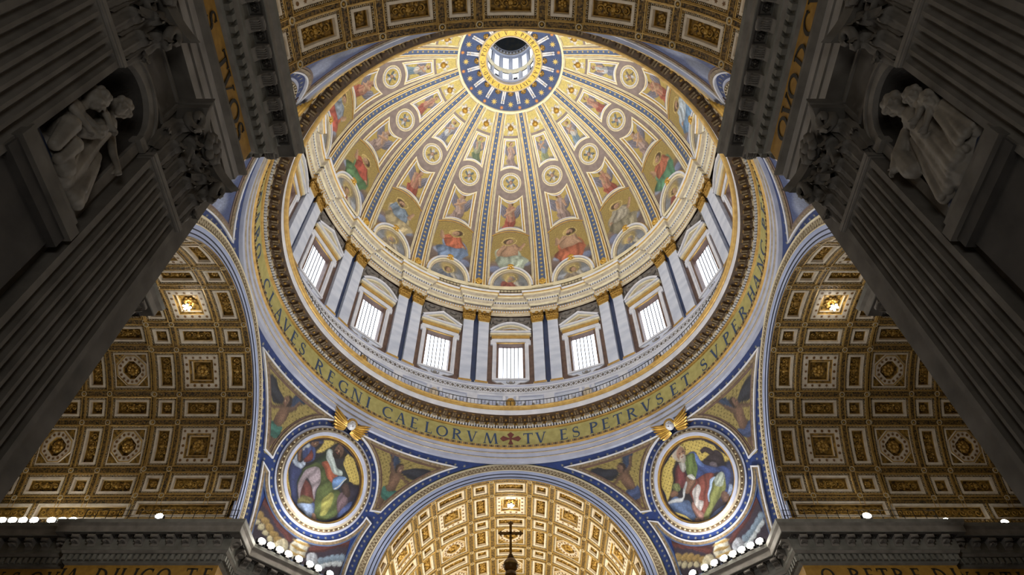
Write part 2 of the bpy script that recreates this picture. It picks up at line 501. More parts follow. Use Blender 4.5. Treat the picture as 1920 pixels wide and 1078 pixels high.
# ------------------------------------------------------------------ dome
CZ = [-8.52119659868398e-09, 1.497390198500535e-06, -7.977156184570988e-05, 0.0014711330251930752, -0.01169608956753246, 1.028069811982328, 81.99623249907253]
CR = [-4.886185561706201e-08, 5.520695751461825e-06, -0.00022095468164123126, 0.003644561657466655, -0.03539400353027427, 0.051393370122976186, 24.59077884477415]
def pv(c, s):
    r = 0.0
    for k in c: r = r * s + k
    return r
S_TOP = 34.36
def DOME(az):
    ca = radians(az)
    def S(w, s, h):
        r, z = pv(CR, s), pv(CZ, s)
        dr, dz = pv(CR, s + .01) - r, pv(CZ, s + .01) - z
        l = hypot(dr, dz)
        a = ca + w / r
        rr = r - h * dz / l
        return (rr * sin(a), rr * cos(a), z + h * dr / l)
    return S
D0 = DOME(0)
def rib_w(s): return 1.45 - .6 * s / S_TOP

dome = MB()
NS = 48
dome.lathe([(pv(CR, S_TOP * i / NS), pv(CZ, S_TOP * i / NS)) for i in range(NS + 1)], mauve, n=128)
dome.lathe([(pv(CR, S_TOP * i / 20) + .8, pv(CZ, S_TOP * i / 20) + .8) for i in range(21)], stone, n=64)
dome = put('ceiling_dome', dome, kind='structure', label='great ribbed dome with gold and mauve mosaic bays')

# ribs
rib = MB()
RP = [(0, .04), (.36, .04), (.36, .22), (.47, .22), (.49, .13), (.64, .13), (.66, .22), (.75, .22), (.77, .05), (.9, .05), (.91, .12), (1, .12), (1, -.05)]
RM = [ribblue, white, cream, goldline, goldline, cream, cream, brown, mauve, cream, cream, cream]
for sg in (-1, 1):
    for j in range(len(RP) - 1):
        rib.grid([[D0(sg * RP[q][0] * rib_w(s), s, RP[q][1]) for q in (j, j + 1)] for s in [.3 + (S_TOP - .3) * i / 40 for i in range(41)]], RM[j])
rib_me = rib.mesh('rib')
st = MB()
for i in range(36):
    s = 2.1 + i * .9
    if s > 34: break
    r = .34 * rib_w(s) * .72
    st.fan(D0, star_poly(0, s, r, 6, .35), (0, s), .055, starm)
stars_me = st.mesh('star')
# gilded boss at the foot of a rib
bo = MB()
for q in range(9):
    a = 2 * pi * q / 9
    bo.ell(D0(.42 * cos(a), 1.3 + .42 * sin(a), .12), (.26, .2, .26), brightgold, 7, 5)
bo.ell(D0(0, 1.3, .2), (.32, .3, .32), brightgold, 8, 6)
boss_me = bo.mesh('boss', True)
bo = MB()                                    # shell shaped boss on the crown of a lunette
for q in range(7):
    a = radians(30 + 20 * q)
    bo.ell(D0(.4 * cos(a), 5.0 + .4 * sin(a), .32), (.17, .2, .3), brightgold, 6, 5)
bo.ell(D0(0, 4.75, .4), (.3, .26, .34), brightgold, 8, 6)
for q in (-1, 1): bo.ell(D0(q * .4, 4.72, .3), (.2, .18, .2), brightgold, 6, 5)
lboss_me = bo.mesh('boss', True)
for k in range(16):
    r = put('rib', rib_me, dome, RZ(-(11.25 + 22.5 * k)))
    put('star_row', stars_me, r, kind='stuff')
    put('boss', boss_me, r)

# bay frames: trapezoid frames, round frame, lunette arch
def arcpts(w, s0, s1, n=10):
    """curve across the bay, s0 at the ends (+-w), s1 in the middle, left to right"""
    return [(-w + 2 * w * i / n, s1 + (s0 - s1) * ((2 * i / n - 1) ** 2)) for i in range(n + 1)]
def trap(top_w, top_s, top_c, bot_w, bot_s, bot_c):
    b = arcpts(bot_w, bot_s, bot_c); t = arcpts(top_w, top_s, top_c)[::-1]
    side = lambda a, c, n=8: [(a[0] + (c[0] - a[0]) * i / n, a[1] + (c[1] - a[1]) * i / n) for i in range(1, n)]
    return b + side(b[-1], t[0]) + t + side(t[-1], b[0])
TR1 = dict(top_w=1.12, top_s=30.0, top_c=30.0, bot_w=1.66, bot_s=24.7, bot_c=25.25)
TR2 = dict(top_w=1.95, top_s=20.2, top_c=19.3, bot_w=2.4, bot_s=12.9, bot_c=13.8)
def frame_mesh(tr, ins, name):
    fm = MB()
    p = trap(**tr)
    fm.ribbon(D0, p, .20, 0, .12, cream, True)
    t2 = {k: v for k, v in tr.items()}
    q = trap(tr['top_w'] - ins, tr['top_s'] - ins * .8, tr['top_c'] - ins * .8, tr['bot_w'] - ins, tr['bot_s'] + ins * 1.2, tr['bot_c'] + ins * .8)
    fm.ribbon(D0, q, .16, 0, .10, white, True)
    fm.ribbon(D0, [((a[0] + b[0]) / 2, (a[1] + b[1]) / 2) for a, b in zip(p, q)], ins * .55, 0, .05, goldline, True)
    return fm.mesh(name)
fr1, fr2 = frame_mesh(TR1, .30, 'frame'), frame_mesh(TR2, .40, 'frame')
fm = MB()
fm.ribbon(D0, circle(0, 22.6, 1.72, 36), .10, 0, .1, cream, True)
fm.ribbon(D0, circle(0, 22.6, 1.36, 36), .14, 0, .14, white, True)
fm.ribbon(D0, circle(0, 22.6, 1.55, 36), .2, 0, .04, offwhite, True)
for q in range(28):
    a = 2 * pi * q / 28
    fm.ell(D0(1.55 * cos(a), 22.6 + 1.55 * sin(a), .05), (.07, .07, .07), cream, 5, 4)
fr3 = fm.mesh('frame')
fm = MB()
for (r, ry, w, h, m) in ((3.3, 4.6, .3, .42, white), (3.02, 4.15, .3, .3, cream), (2.78, 3.75, .24, .2, offwhite), (3.52, 4.82, .12, .25, goldline)):
    fm.ribbon(D0, [(r * cos(radians(a)), .35 + ry * sin(radians(a))) for a in np.linspace(0, 180, 25)], w, 0, h, m)
fr4 = fm.mesh('frame')
fm = MB()
fm.ribbon(D0, [(-.92, 34.1), (-1.05, 31.3)], .1, 0, .08, cream); fm.ribbon(D0, [(.92, 34.1), (1.05, 31.3)], .1, 0, .08, cream)
fm.ribbon(D0, [(-.92, 34.1), (.92, 34.1)], .12, 0, .08, cream)
fr5 = fm.mesh('frame')
fm = MB()                                   # long side mouldings of a bay and the arch over the seated figure
for sg in (-1, 1):
    fm.ribbon(D0, [(sg * (pv(CR, s) * .19635 - rib_w(s) - .12), s) for s in np.linspace(.5, 34, 30)], .1, 0, .09, cream)
fm.ribbon(D0, arcpts(3.0, 12.1, 13.3, 12), .2, 0, .1, goldline)
fr6 = fm.mesh('moulding')

# ---- mosaic pictures of one bay
def region_grid(nx, ny, s0, s1, half, bot=None, top=None):
    U, V = np.meshgrid(np.linspace(-1, 1, nx), np.linspace(0, 1, ny))
    lo = s0 if bot is None else bot(U); hi = s1 if top is None else top(U)
    Sg = lo + (hi - lo) * V
    return half(Sg) * U, Sg
SK = (182, 142, 110)
def cloudbank(p, cx, y, r, col, n, seed):
    rr = random.Random(seed)
    for i in range(n):
        k_ = rr.uniform(.75, 1.2)
        p.ell(cx + rr.uniform(-1, 1) * r, y + rr.uniform(-.3, .3) * r * .4, r * rr.uniform(.3, .5), r * rr.uniform(.18, .3), tuple(min(255, c * k_) for c in col), soft=.6)
def paint_seated(x, y, c1, c2, skin, hair, seed, ground=(158, 134, 62), bare=False, cloud=(122, 104, 98), flip=1):
    x, y = x / 1.36, 7.4 + (y - 7.4) / 1.2
    p = Paint(x, y, ground, seed); f = flip
    cloudbank(p, 0, 4.6, 3.2, cloud, 14, seed)
    p.ell(0, 5.6, 3.6, 1.3, cloud, soft=.7)
    p.ell(-f * 1.5, 6.2, .7, .5, (150, 160, 188), soft=.4); p.ell(f * 1.7, 5.2, .8, .6, (120, 132, 168), soft=.4)
    p.ell(f * .3, 7.9, 1.5, 1.6, c2, rot=10 * f, fold=7)
    p.cap(f * .2, 9.4, 0, 7.4, .72, .9, skin if bare else c1, fold=0 if bare else 6)
    p.poly([(f * a_, b_) for a_, b_ in ((-1.0, 9.2), (-.45, 9.85), (.65, 9.85), (1.15, 9.1), (.95, 7.7), (-.65, 7.6))], skin if bare else c1, fold=0 if bare else 5, ang=85)
    p.cap(f * .7, 9.5, f * 1.35, 8.0, .38, .3, skin if bare else c1, fold=4)
    p.cap(f * 1.35, 8.0, f * 1.0, 7.2, .24, .18, skin)
    p.cap(-f * .5, 9.5, -f * 1.2, 8.9, .36, .3, skin if bare else c1, fold=4)
    p.cap(-f * 1.2, 8.9, -f * 1.5, 10.0, .26, .16, skin)
    p.poly([(f * a_, b_) for a_, b_ in ((-1.5, 7.5), (-.6, 7.7), (.5, 7.6), (1.3, 7.9), (1.85, 7.1), (1.6, 6.3), (1.2, 5.4), (.7, 4.6), (.1, 4.5), (-.3, 4.9), (-.8, 4.5), (-1.3, 4.7), (-1.5, 5.8), (-1.95, 6.7))], c2, fold=6, ang=80)
    p.poly([(f * a_, b_) for a_, b_ in ((-1.4, 7.0), (-.5, 7.1), (-.2, 6.3), (-.3, 5.2), (-.9, 5.0), (-1.3, 5.9))], tuple(min(255, c * 1.12) for c in c2), fold=5, ang=75)
    p.ell(-f * .75, 4.7, .3, .16, skin)
    p.head(f * .25, 10.35, .47, skin, hair, -f, True if not seed % 3 else False, (182, 156, 80))
    return p.c
def paint_angel(x, y, s0, s1, w, c1, c2, seed, ground=(188, 166, 74), wing=(120, 116, 130)):
    x = x / 1.3; H = s1 - s0; y = s0 + .48 * H + (y - s0 - .48 * H) / 1.15; p = Paint(x, y, ground, seed); rr = random.Random(seed); f = rr.choice((-1, 1)); Y = lambda t: s0 + t * H
    p.ell(-.45 * w, Y(.62), .34 * w, .24 * H, wing, rot=25, fold=12); p.ell(.45 * w, Y(.6), .32 * w, .24 * H, wing, rot=-25, fold=12)
    p.ell(0, Y(.1), .9 * w, .09 * H, (128, 122, 124), soft=.6)
    p.cap(0, Y(.42), f * .18 * w, Y(.1), .36 * w, .42 * w, c2, fold=9)
    p.cap(0, Y(.68), 0, Y(.4), .3 * w, .3 * w, c1, fold=6)
    p.cap(-.26 * w, Y(.68), -.1 * w * f, Y(.48), .12 * w, .09 * w, SK); p.cap(.26 * w, Y(.68), f * .4 * w, Y(.52), .12 * w, .08 * w, SK)
    p.cap(-.3 * w, Y(.3), -.2 * w, Y(.12), .16 * w, .1 * w, c2, fold=5)
    p.head(f * .05 * w, Y(.82), .19 * w, SK, (110, 78, 50), f)
    return p.c
def paint_round(x, y, cx, cy, seed, wing):
    p = Paint(x, y, (178, 152, 66), seed)
    for q in range(24):
        a = 2 * pi * q / 24; p.cap(cx + .5 * cos(a), cy + .5 * sin(a), cx + 1.2 * cos(a), cy + 1.2 * sin(a), .03, .05, (204, 180, 84))
    for a in (45, 135, 225, 315, 90, 270):
        p.ell(cx + .55 * cos(radians(a + 12)), cy + .5 * sin(radians(a + 12)), .48, .2, wing if a % 90 else (200, 200, 206), rot=a, fold=6)
    p.head(cx, cy, .3, SK, (120, 86, 54)); return p.c
def paint_cherub(x, y, seed):
    p = Paint(x, y, (202, 180, 82), seed)
    for a in (20, 65, 115, 160, 250, 290): p.ell(.6 * cos(radians(a)), 31.75 + .62 * sin(radians(a)), .5, .24, (222, 214, 206), rot=a, fold=6)
    return p.c
def paint_lunette(x, y, c1, seed):
    p = Paint(x, y, (132, 136, 140), seed)
    cloudbank(p, 0, 1.2, 2.4, (150, 156, 168), 8, seed); p.ell(0, 3.0, 1.3, 1.2, (172, 150, 92), soft=.5)
    p.ell(0, .9, 1.5, 1.1, c1, fold=8); p.cap(-.9, 1.6, -1.4, .6, .4, .3, c1, fold=4); p.cap(.9, 1.6, 1.3, .7, .4, .3, (196, 190, 176), fold=4)
    p.head(0, 2.45, .52, SK, (150, 140, 128) if seed % 2 else (96, 74, 56), (-1) ** seed, seed % 2 == 1, (190, 168, 96)); return p.c

FIG = {0: ((186, 190, 170), (176, 190, 172), True, 'bare-chested seated figure in pale green'),
       -1: ((190, 92, 48), (112, 138, 176), False, 'seated woman in orange and light blue'),
       1: ((180, 120, 84), (176, 88, 46), True, 'half-naked figure in rust orange drapery'),
       -2: ((122, 142, 164), (190, 172, 128), False, 'seated elder in steel blue and cream'),
       2: ((168, 160, 142), (150, 142, 118), False, 'seated elder in grey and straw robes'),
       -3: ((176, 64, 40), (84, 128, 84), False, 'elder in red with a green mantle'),
       3: ((176, 92, 58), (84, 140, 108), False, 'elder in sea green and rust red'),
       -4: ((132, 146, 164), (182, 70, 50), False, 'elder in blue grey and red'),
       4: ((180, 196, 212), (104, 150, 196), False, 'elder in sky blue and white'),
       -5: ((150, 120, 90), (96, 116, 90), False, 'elder in olive and brown robes'), 5: ((140, 110, 96), (118, 128, 160), False, 'elder in brown and slate blue robes')}
ANG = [((190, 184, 176), (112, 140, 160), 'white and blue'), ((126, 140, 160), (140, 150, 110), 'slate and olive'), ((176, 150, 140), (150, 128, 124), 'dusty rose'),
       ((150, 152, 120), (96, 116, 84), 'olive green'), ((184, 186, 190), (118, 124, 150), 'pale grey and blue'), ((176, 120, 96), (160, 72, 52), 'rust red')]
def bay_place(k):
    n = ('', 'first', 'second', 'third', 'fourth', 'fifth')[abs(k)] if abs(k) < 6 else ''
    return 'in the central dome bay' if k == 0 else '%s bay %s of centre' % (n, 'left' if k < 0 else 'right')

UX, UY = region_grid(54, 74, .6, 12.4, lambda s: np.minimum(3.28, 3.28 - .09 * np.maximum(0, s - 7)), lambda u: .5 + 4.9 * np.sqrt(1 - (u * .97) ** 2), lambda u: 13.1 - 1.0 * u * u)
T1X, T1Y = region_grid(24, 36, 25.0, 29.6, lambda s: .76 + (29.6 - s) / 4.6 * .5, lambda u: 25.65 - .4 * u * u)
T2X, T2Y = region_grid(34, 50, 13.4, 19.4, lambda s: 1.52 + (19.6 - s) / 6.2 * .4, lambda u: 14.2 - .75 * u * u, lambda u: 18.95 + .8 * u * u)
Rr, Ra = np.meshgrid(np.linspace(.02, 1.3, 14), np.linspace(0, 2 * pi, 40)); RX, RY = Rr * np.cos(Ra), 22.6 + Rr * np.sin(Ra)
CX_, CY_ = region_grid(18, 26, 30.55, 34.0, lambda s: 1.0 + (34 - s) * .045)
Lr, La = np.meshgrid(np.linspace(.02, 1, 16), np.linspace(0, pi, 34)); LX, LY = 2.68 * Lr * np.cos(La), .45 + 3.55 * Lr * np.sin(La)
ch = MB()                                   # gilded cherub face standing out of the panel
ch.ell(D0(0, 31.75, .16), (.34, .3, .3), brightgold, 9, 7)
for q in range(10):
    a = 2 * pi * q / 10; ch.ell(D0(.36 * cos(a), 31.78 + .36 * sin(a), .12), (.15, .14, .15), gold, 6, 4)
ch.ell(D0(0, 32.35, .14), (.12, .12, .3), gold, 6, 5)
ch.ell(D0(0, 31.7, .46), (.07, .07, .08), brightgold, 5, 4)
for q in (-1, 1): ch.ell(D0(q * .12, 31.84, .4), (.05, .05, .05), gold, 5, 4)
cherubface_me = ch.mesh('gilded_face', True)

for k in range(-8, 8):
    M = RZ(-22.5 * k); kk = k if -6 < k < 6 else 0
    seed = 71 + kk * 7
    put('moulding', fr6, dome, M)
    vis = -6 < k < 6
    pl = bay_place(k) if vis else 'in a dome bay on the near side behind the nave vault'
    hid = None if vis else 'near side'
    c1, c2, bare, desc = FIG[kk]
    if vis:
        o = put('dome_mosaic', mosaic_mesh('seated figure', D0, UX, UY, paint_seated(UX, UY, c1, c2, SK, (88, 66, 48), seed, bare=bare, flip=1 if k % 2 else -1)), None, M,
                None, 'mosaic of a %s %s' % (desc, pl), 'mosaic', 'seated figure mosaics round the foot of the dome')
    a1 = ANG[(kk * 5 + 2) % 6]; a2 = ANG[(kk * 3 + 5) % 6]
    if vis:
        o1 = put('angel_mosaic', mosaic_mesh('angel', D0, T1X, T1Y, paint_angel(T1X, T1Y, 25.3, 29.7, 1.15, a1[0], a1[1], seed)), None, M, None,
                 'upper mosaic angel in %s %s' % (a1[2], pl), 'mosaic', 'upper angel mosaics of the dome')
        o2 = put('angel_mosaic', mosaic_mesh('angel', D0, T2X, T2Y, paint_angel(T2X, T2Y, 13.6, 19.4, 1.75, a2[0], a2[1], seed + 3, (178, 152, 68))), None, M, None,
                 'lower mosaic angel in %s %s' % (a2[2], pl), 'mosaic', 'lower angel mosaics of the dome')
        o3 = put('cherub_medallion', mosaic_mesh('cherub', D0, RX, RY, paint_round(RX, RY, 0, 22.6, seed, ((96, 112, 128), (120, 110, 100), (84, 100, 110))[k % 3])), None, M, None,
                 'round mosaic of a winged cherub head %s' % pl, 'medallion', 'round cherub medallions of the dome')
        o4 = put('cherub_mosaic', mosaic_mesh('wings', D0, CX_, CY_, paint_cherub(CX_, CY_, seed)), None, M, None,
                 'gold mosaic with a gilded cherub face %s' % pl, 'mosaic', 'cherub panels under the oculus')
        put('gilded_face', cherubface_me, o4, label='gilded cherub face')
        o5 = put('lunette_mosaic', mosaic_mesh('bust', D0, LX, LY, paint_lunette(LX, LY, ((150, 74, 62), (150, 136, 120), (110, 120, 140))[k % 3], abs(seed))), None, M, None,
                 'half-round mosaic of a bust in %s %s' % (('red', 'dull ochre', 'slate')[k % 3], pl), 'mosaic', 'half round bust mosaics at the foot of the dome')
        put('frame', fr1, o1); put('frame', fr2, o2); put('frame', fr3, o3); put('frame', fr4, o5); put('frame', fr5, o4)
        put('boss', lboss_me, o5, label='gilded shell boss')
    else:
        for f_ in (fr1, fr2, fr3, fr4, fr5): put('frame', f_, dome, M)

# ------------------------------------------------------------------ oculus ring and lantern
oc = MB()
oc.lathe([(8.5, 109.62), (8.5, 109.4), (8.2, 109.45), (8.15, 109.75)], cream, n=96)
oc.lathe([(8.15, 109.75), (5.1, 110.55)], oculusblue, n=96)
oc.lathe([(5.15, 110.6), (5.15, 110.25), (5.0, 110.15), (4.95, 110.25)], offwhite, n=96)
oc.lathe([(4.95, 110.25), (4.0, 110.35)], ringgold, n=96)
oc.lathe([(4.0, 110.35), (3.95, 110.2), (3.8, 110.2), (3.8, 111.2), (4.3, 111.2)], offwhite, n=96)
oc = put('wall_oculus_ring', oc, kind='structure', label='oculus ring with night blue starry mosaic and gold lettered band')
def OC(x, y, h):                                       # flat coordinates of the ring (x right, y outward) at the top of the picture
    r = hypot(x, y); z = 109.75 + (8.15 - r) / 3.05 * .8
    return (x, -y, z - h)
S1, S2 = MB(), MB()
S1.fan(OC, star_poly(0, 7.15, .55, 8, .38), (0, 7.15), .04, starm)
S2.fan(OC, star_poly(0, 7.75, .38, 8, .38), (0, 7.75), .04, starorange)
S1, S2 = S1.mesh('star'), S2.mesh('star')
con = MB()                                              # scroll bracket under the ring
for sx in (-.17, .17):
    con.tube([OC(sx, r, .1) for r in (5.1, 6.0, 6.9)], [.16, .14, .12], white, 6)
    con.ell(OC(sx, 6.95, .14), (.17, .2, .2), white, 7, 5)
con.box(OC(0, 6.55, .12), (.5, .14, .22), offwhite); con.box(OC(0, 5.5, .1), (.62, .9, .12), offwhite)
con = con.mesh('bracket')
scl = MB()
for q in range(5):
    a = radians(30 + 30 * q); scl.ell(OC(.36 * cos(a), 5.25 + .42 * sin(a), .06), (.2, .24, .14), goldrel, 6, 5)
scl.ell(OC(0, 5.3, .12), (.28, .28, .2), gold, 7, 5)
scl = scl.mesh('shell_ornament')
for k in range(16):
    a = 22.5 * k
    put('star', S1, oc, RZ(a)); put('star', S2, oc, RZ(a + 11.25))
    put('bracket', con, oc, RZ(a + 11.25)); put('shell_ornament', scl, oc, RZ(a))
OCT = [('S', 10.7), ('.', 17), ('P', 24), ('E', 33), ('T', 41.5), ('R', 50.5), ('I', 58.5), ('G', 68.5), ('L', 78.5), ('O', 87), ('R', 96.3), ('I', 104.5), ('A', 114), ('E', 124), ('S', 137), ('I', 143.8),
       ('X', 150), ('T', 158), ('V', 167), ('S', 176), ('.', 181), ('P', 186), ('P', 193.5), ('.', 200), ('V', 207), ('.', 213), ('A', 220), ('.', 226), ('M', 232), ('.', 238), ('D', 244), ('.', 251), ('X', 258.5), ('C', 267),
       ('.', 275), ('P', 283), ('O', 293), ('N', 304), ('T', 318), ('I', 327.5), ('F', 337), ('.', 344), ('V', 351), ('.', 0)]
def OL(x, y, h): return (x, -(4.48 + y), 110.25 + (4.95 - 4.48 - y) * .105 - h - .012)
OGL = {}
for ch_, a in OCT:
    if ch_ not in OGL: OGL[ch_] = letter_mesh(ch_, OL, .62, letterdark, .025)
    put('letter', OGL[ch_], oc, RZ(a))

lt = MB()
lt.lathe([(4.3, 111.2), (4.3, 113.0)], lilac, n=64)
lt.lathe([(4.3, 113.0), (4.15, 113.1), (4.15, 113.4), (4.3, 113.4)], white, n=64)
lt.lathe([(4.3, 116.8), (4.3, 117.0), (4.0, 117.2), (3.95, 117.8), (4.3, 117.9)], cream, n=64)
lt.lathe([(4.3, 125.2), (4.3, 125.5), (4.1, 125.8), (4.0, 126.5), (3.8, 126.9), (3.8, 127.3), (4.3, 127.4)], [lilac, white, offwhite, greyrelief, white, white], n=64)
lt.lathe([(4.3 * cos(radians(i * 8)), 127.4 + 5.5 * sin(radians(i * 8))) for i in range(12)], drumcupola, n=64)
for k in range(16):                                     # piers between the lantern windows
    for z0, z1, hw in ((113.4, 116.8, 4.4), (117.9, 125.2, 4.4)):
        lt.lathe([(4.3, z0), (4.3, z1)], white, 22.5 * k - hw, 22.5 * k + hw, 3)
        lt.lathe([(4.12, z0), (4.12, z1)], white, 22.5 * k - 1.8, 22.5 * k + 1.8, 2)
    lt.lathe([(4.3, 117.9), (4.3, 119.0)], white, 22.5 * k + 4.4, 22.5 * k + 18.1, 3)
    lt.lathe([(4.3, 124.3), (4.3, 125.2)], white, 22.5 * k + 4.4, 22.5 * k + 18.1, 3)
    lt.lathe([(4.2, 113.4), (4.2, 114.3)], iron, 22.5 * k + 6.4, 22.5 * k + 16.1, 3) if k % 2 == 0 else None
for k in range(40):
    a = 2 * pi * k / 40
    lt.box((3.86 * sin(a), 3.86 * cos(a), 126.2), (.2, .2, .35), white, Matrix.Rotation(-a, 4, 'Z'))
lt = put('wall_lantern', lt, kind='structure', label='white lantern above the oculus with a dark painted cupola')
lp = MB(); lp.lathe([(4.5, 113.2), (4.5, 117.0)], lpane_m, 4.4, 18.1, 4); lp.lathe([(4.5, 118.2), (4.5, 125)], lpane_m, 4.4, 18.1, 4)
lp = lp.mesh('pane')
for k in range(16): put('window_pane', lp, lt, RZ(-22.5 * k))
# ------------------------------------------------------------------ drum: inscription ring, cornice, gallery
RF = 22.9
ring = MB()
ring.lathe([(23.5, 48.66), (23.16, 48.68), (23.16, 49.2), (23.02, 49.24), (23.03, 49.3), (23.03, 49.76), (22.88, 49.8), (22.9, 49.86), (22.9, 50.25), (22.72, 50.4), (22.72, 50.72), (RF, 50.8), (RF, 52.92), (22.76, 52.95), (22.76, 53.05),
            (22.68, 53.1), (22.68, 53.45), (22.5, 53.5), (22.45, 53.66), (22.42, 53.72), (21.36, 53.92), (21.35, 53.92), (21.3, 54.62)],
           [greyband, greyband, offwhite, rope, greyband, offwhite, rope, greyband, goldline, ornband, goldline, mosgold, goldline, goldline, goldline, rope, cream, offwhite, modb, modb, modb, white], n=192)
P = []
for i in range(193):
    a = 2 * pi * i / 192
    P.append([((21.24 + .33 * cos(radians(t))) * sin(a), (21.24 + .33 * cos(radians(t))) * cos(a), 54.86 - .27 * sin(radians(t))) for t in range(50, 261, 21)])
ring.grid(P, goldline)
ring.lathe([(21.15, 55.1), (21.2, 55.14), (21.1, 54.9), (24.2, 54.9)], [cream, cream, offwhite], n=192)
ring = put('trim_1', ring, kind='structure', label='great cornice ring under the drum with gold inscription frieze')
# dentils and bead row, too fine to pick apart
dn = MB()
for i in range(448):
    a = 2 * pi * i / 448; dn.box((22.57 * sin(a), 22.57 * cos(a), 53.28), (.17, .24, .3), white, Matrix.Rotation(-a, 4, 'Z'))
put('dentil_row', dn, ring, kind='stuff')
dn = MB()
for i in range(400):
    a = 2 * pi * i / 400; dn.box((22.7 * sin(a), 22.7 * cos(a), 50.56), (.15, .1, .2), goldline if i % 2 else modb, Matrix.Rotation(-a, 4, 'Z'))
for i in range(384):
    a = 2 * pi * i / 384; dn.box((22.47 * sin(a), 22.47 * cos(a), 53.58), (.13, .16, .16), goldline, Matrix.Rotation(-a, 4, 'Z'))
put('bead_row', dn, ring, kind='stuff')
# modillions
mo = MB()
mo.box((0, 21.72, 53.72), (.46, .85, .2), modb)
for sx in (-.13, .13): mo.box((sx, 21.5, 53.59), (.14, .5, .1), ornband)
mo.box((0, 22.12, 53.45), (.5, .3, .42), modw)
for sx in (-.16, 0, .16): mo.box((sx, 21.96, 53.42), (.07, .05, .3), modb)
mo.box((0, 21.26, 53.86), (.34, .06, .1), goldline)
mo = mo.mesh('modillion')
so = MB()
so.box((0, 21.75, 53.81), (.36, .5, .05), modb); so.ell((0, 21.75, 53.76), (.14, .16, .08), goldscroll, 7, 4)
so.box((0, 22.2, 53.5), (.34, .12, .32), goldrel)
so = so.mesh('rosette')
for i in range(128):
    a = 360 * i / 128
    put('modillion', mo, ring, RZ(-a) @ T(0, .36, 0)); put('rosette', so, ring, RZ(-a - 360 / 256) @ T(0, .3, 0))
# the inscription
LT = [('T', 4.9), ('V', 8.5), ('E', 15.0), ('S', 18.5), ('P', 23.6), ('E', 27.2), ('T', 30.9), ('R', 35.1), ('V', 39.7), ('S', 43.9), ('E', 48.8), ('T', 53.0), ('S', 59.7), ('V', 64.4), ('P', 69.6), ('E', 73.7), ('R', 78.1),
      ('H', 83.7), ('A', 87.7), ('N', 92.3), ('C', 96.8), ('P', 103), ('E', 107), ('T', 111), ('R', 115), ('A', 119.5), ('M', 124.5), ('M', -5.6), ('V', -10.9), ('R', -15.1), ('O', -19.4), ('L', -23.3), ('E', -27.6), ('A', -31.6), ('C', -35.7), ('I', -41.8),
      ('N', -45.6), ('G', -50.2), ('E', -54.5), ('R', -58.9), ('S', -65.9), ('E', -69.7), ('V', -73.6), ('A', -77.8), ('L', -82.2), ('C', -86.3), ('O', -96), ('B', -100.5), ('A', -105), ('D', -109.5), ('I', -117), ('B', -120), ('I', -123.5), ('T', -127)]
def FR(x, y, h): return ((RF - h) * sin(x / RF), (RF - h) * cos(x / RF), 51.78 + y)
FGL = {}
for ch_, a in LT:
    if ch_ not in FGL: FGL[ch_] = letter_mesh(ch_, FR, 1.5, letterblue, .03)
    put('letter', FGL[ch_], ring, RZ(-a))
cr = MB()
cr.fan(FR, [(-.11, -.7), (-.3, -.82), (.3, -.82), (.11, -.7), (.12, -.12), (.85, -.12), (.85, -.4), (1.2, 0), (.85, .4), (.85, .12), (.12, .12), (.12, .6), (.4, .6), (0, .98), (-.4, .6), (-.12, .6), (-.12, .12), (-.85, .12), (-.85, .4), (-1.2, 0), (-.85, -.4), (-.85, -.12), (-.12, -.12)], (0, 0), .04, redcross)
put('cross', cr, ring, label='dark red mosaic cross')

# ---- gallery railing
rl = MB()
rl.lathe([(21.5, 56.2), (21.46, 56.28), (21.54, 56.28), (21.5, 56.2)], iron, n=128)
rl.lathe([(21.5, 55.15), (21.47, 55.2), (21.53, 55.2), (21.5, 55.15)], iron, n=128)
for i in range(320):
    a = 2 * pi * i / 320
    rl.box((21.5 * sin(a), 21.5 * cos(a), 55.58), (.045 if i % 4 else .09, .045, 1.25), iron, Matrix.Rotation(-a, 4, 'Z'))
put('gallery_railing', rl, label='thin black iron railing round the gallery under the drum windows', cat='railing')

# ---- drum wall
RW = 24.9
dw = MB()
dw.lathe([(24.2, 54.9), (24.0, 55.2), (24.0, 59.7)], [white, white], n=128)
dw.lathe([(24.0, 59.7), (23.85, 59.85), (23.85, 60.0), (23.92, 60.05), (23.92, 60.6), (23.8, 60.65), (23.8, 60.85), (23.95, 60.95), (23.95, 61.3), (24.15, 61.6), (24.3, 61.75), (24.9, 61.8)],
         [white, white, white, greyrelief, white, white, greyband, greyband, white, white, cream], n=128)
for k in range(16):                                     # wall with window openings
    c = 22.5 * k
    hw = 1.62 / RW * 57.2958; half = 11.25
    dw.lathe([(RW, 61.8), (RW, 63.3)], brown, c - hw, c + hw, 4)
    dw.lathe([(RW, 69.9), (RW, 77)], brown, c - hw, c + hw, 4)
    for s in (-1, 1):
        a, b = sorted((c + s * hw, c + s * half)); dw.lathe([(RW, 61.8), (RW, 77)], brown, a, b, 4)
dw.lathe([(26.4, 54), (26.4, 84)], stone, n=64)
# lattice band on the wall base
for i in range(240):
    a = 2 * pi * i / 240
    for sg in (-1, 1): dw.box((23.9 * sin(a), 23.9 * cos(a), 60.33), (.09, .06, .72), white, Matrix.Rotation(-a, 4, 'Z') @ Matrix.Rotation(sg * radians(42), 4, 'Y'))
dw = put('wall_drum', dw, kind='structure', label='drum wall of brown marble with paired white pilasters')
def DW(R):
    return lambda x, z, h: ((R - h) * sin(x / R), (R - h) * cos(x / R), z)
W0 = DW(RW)
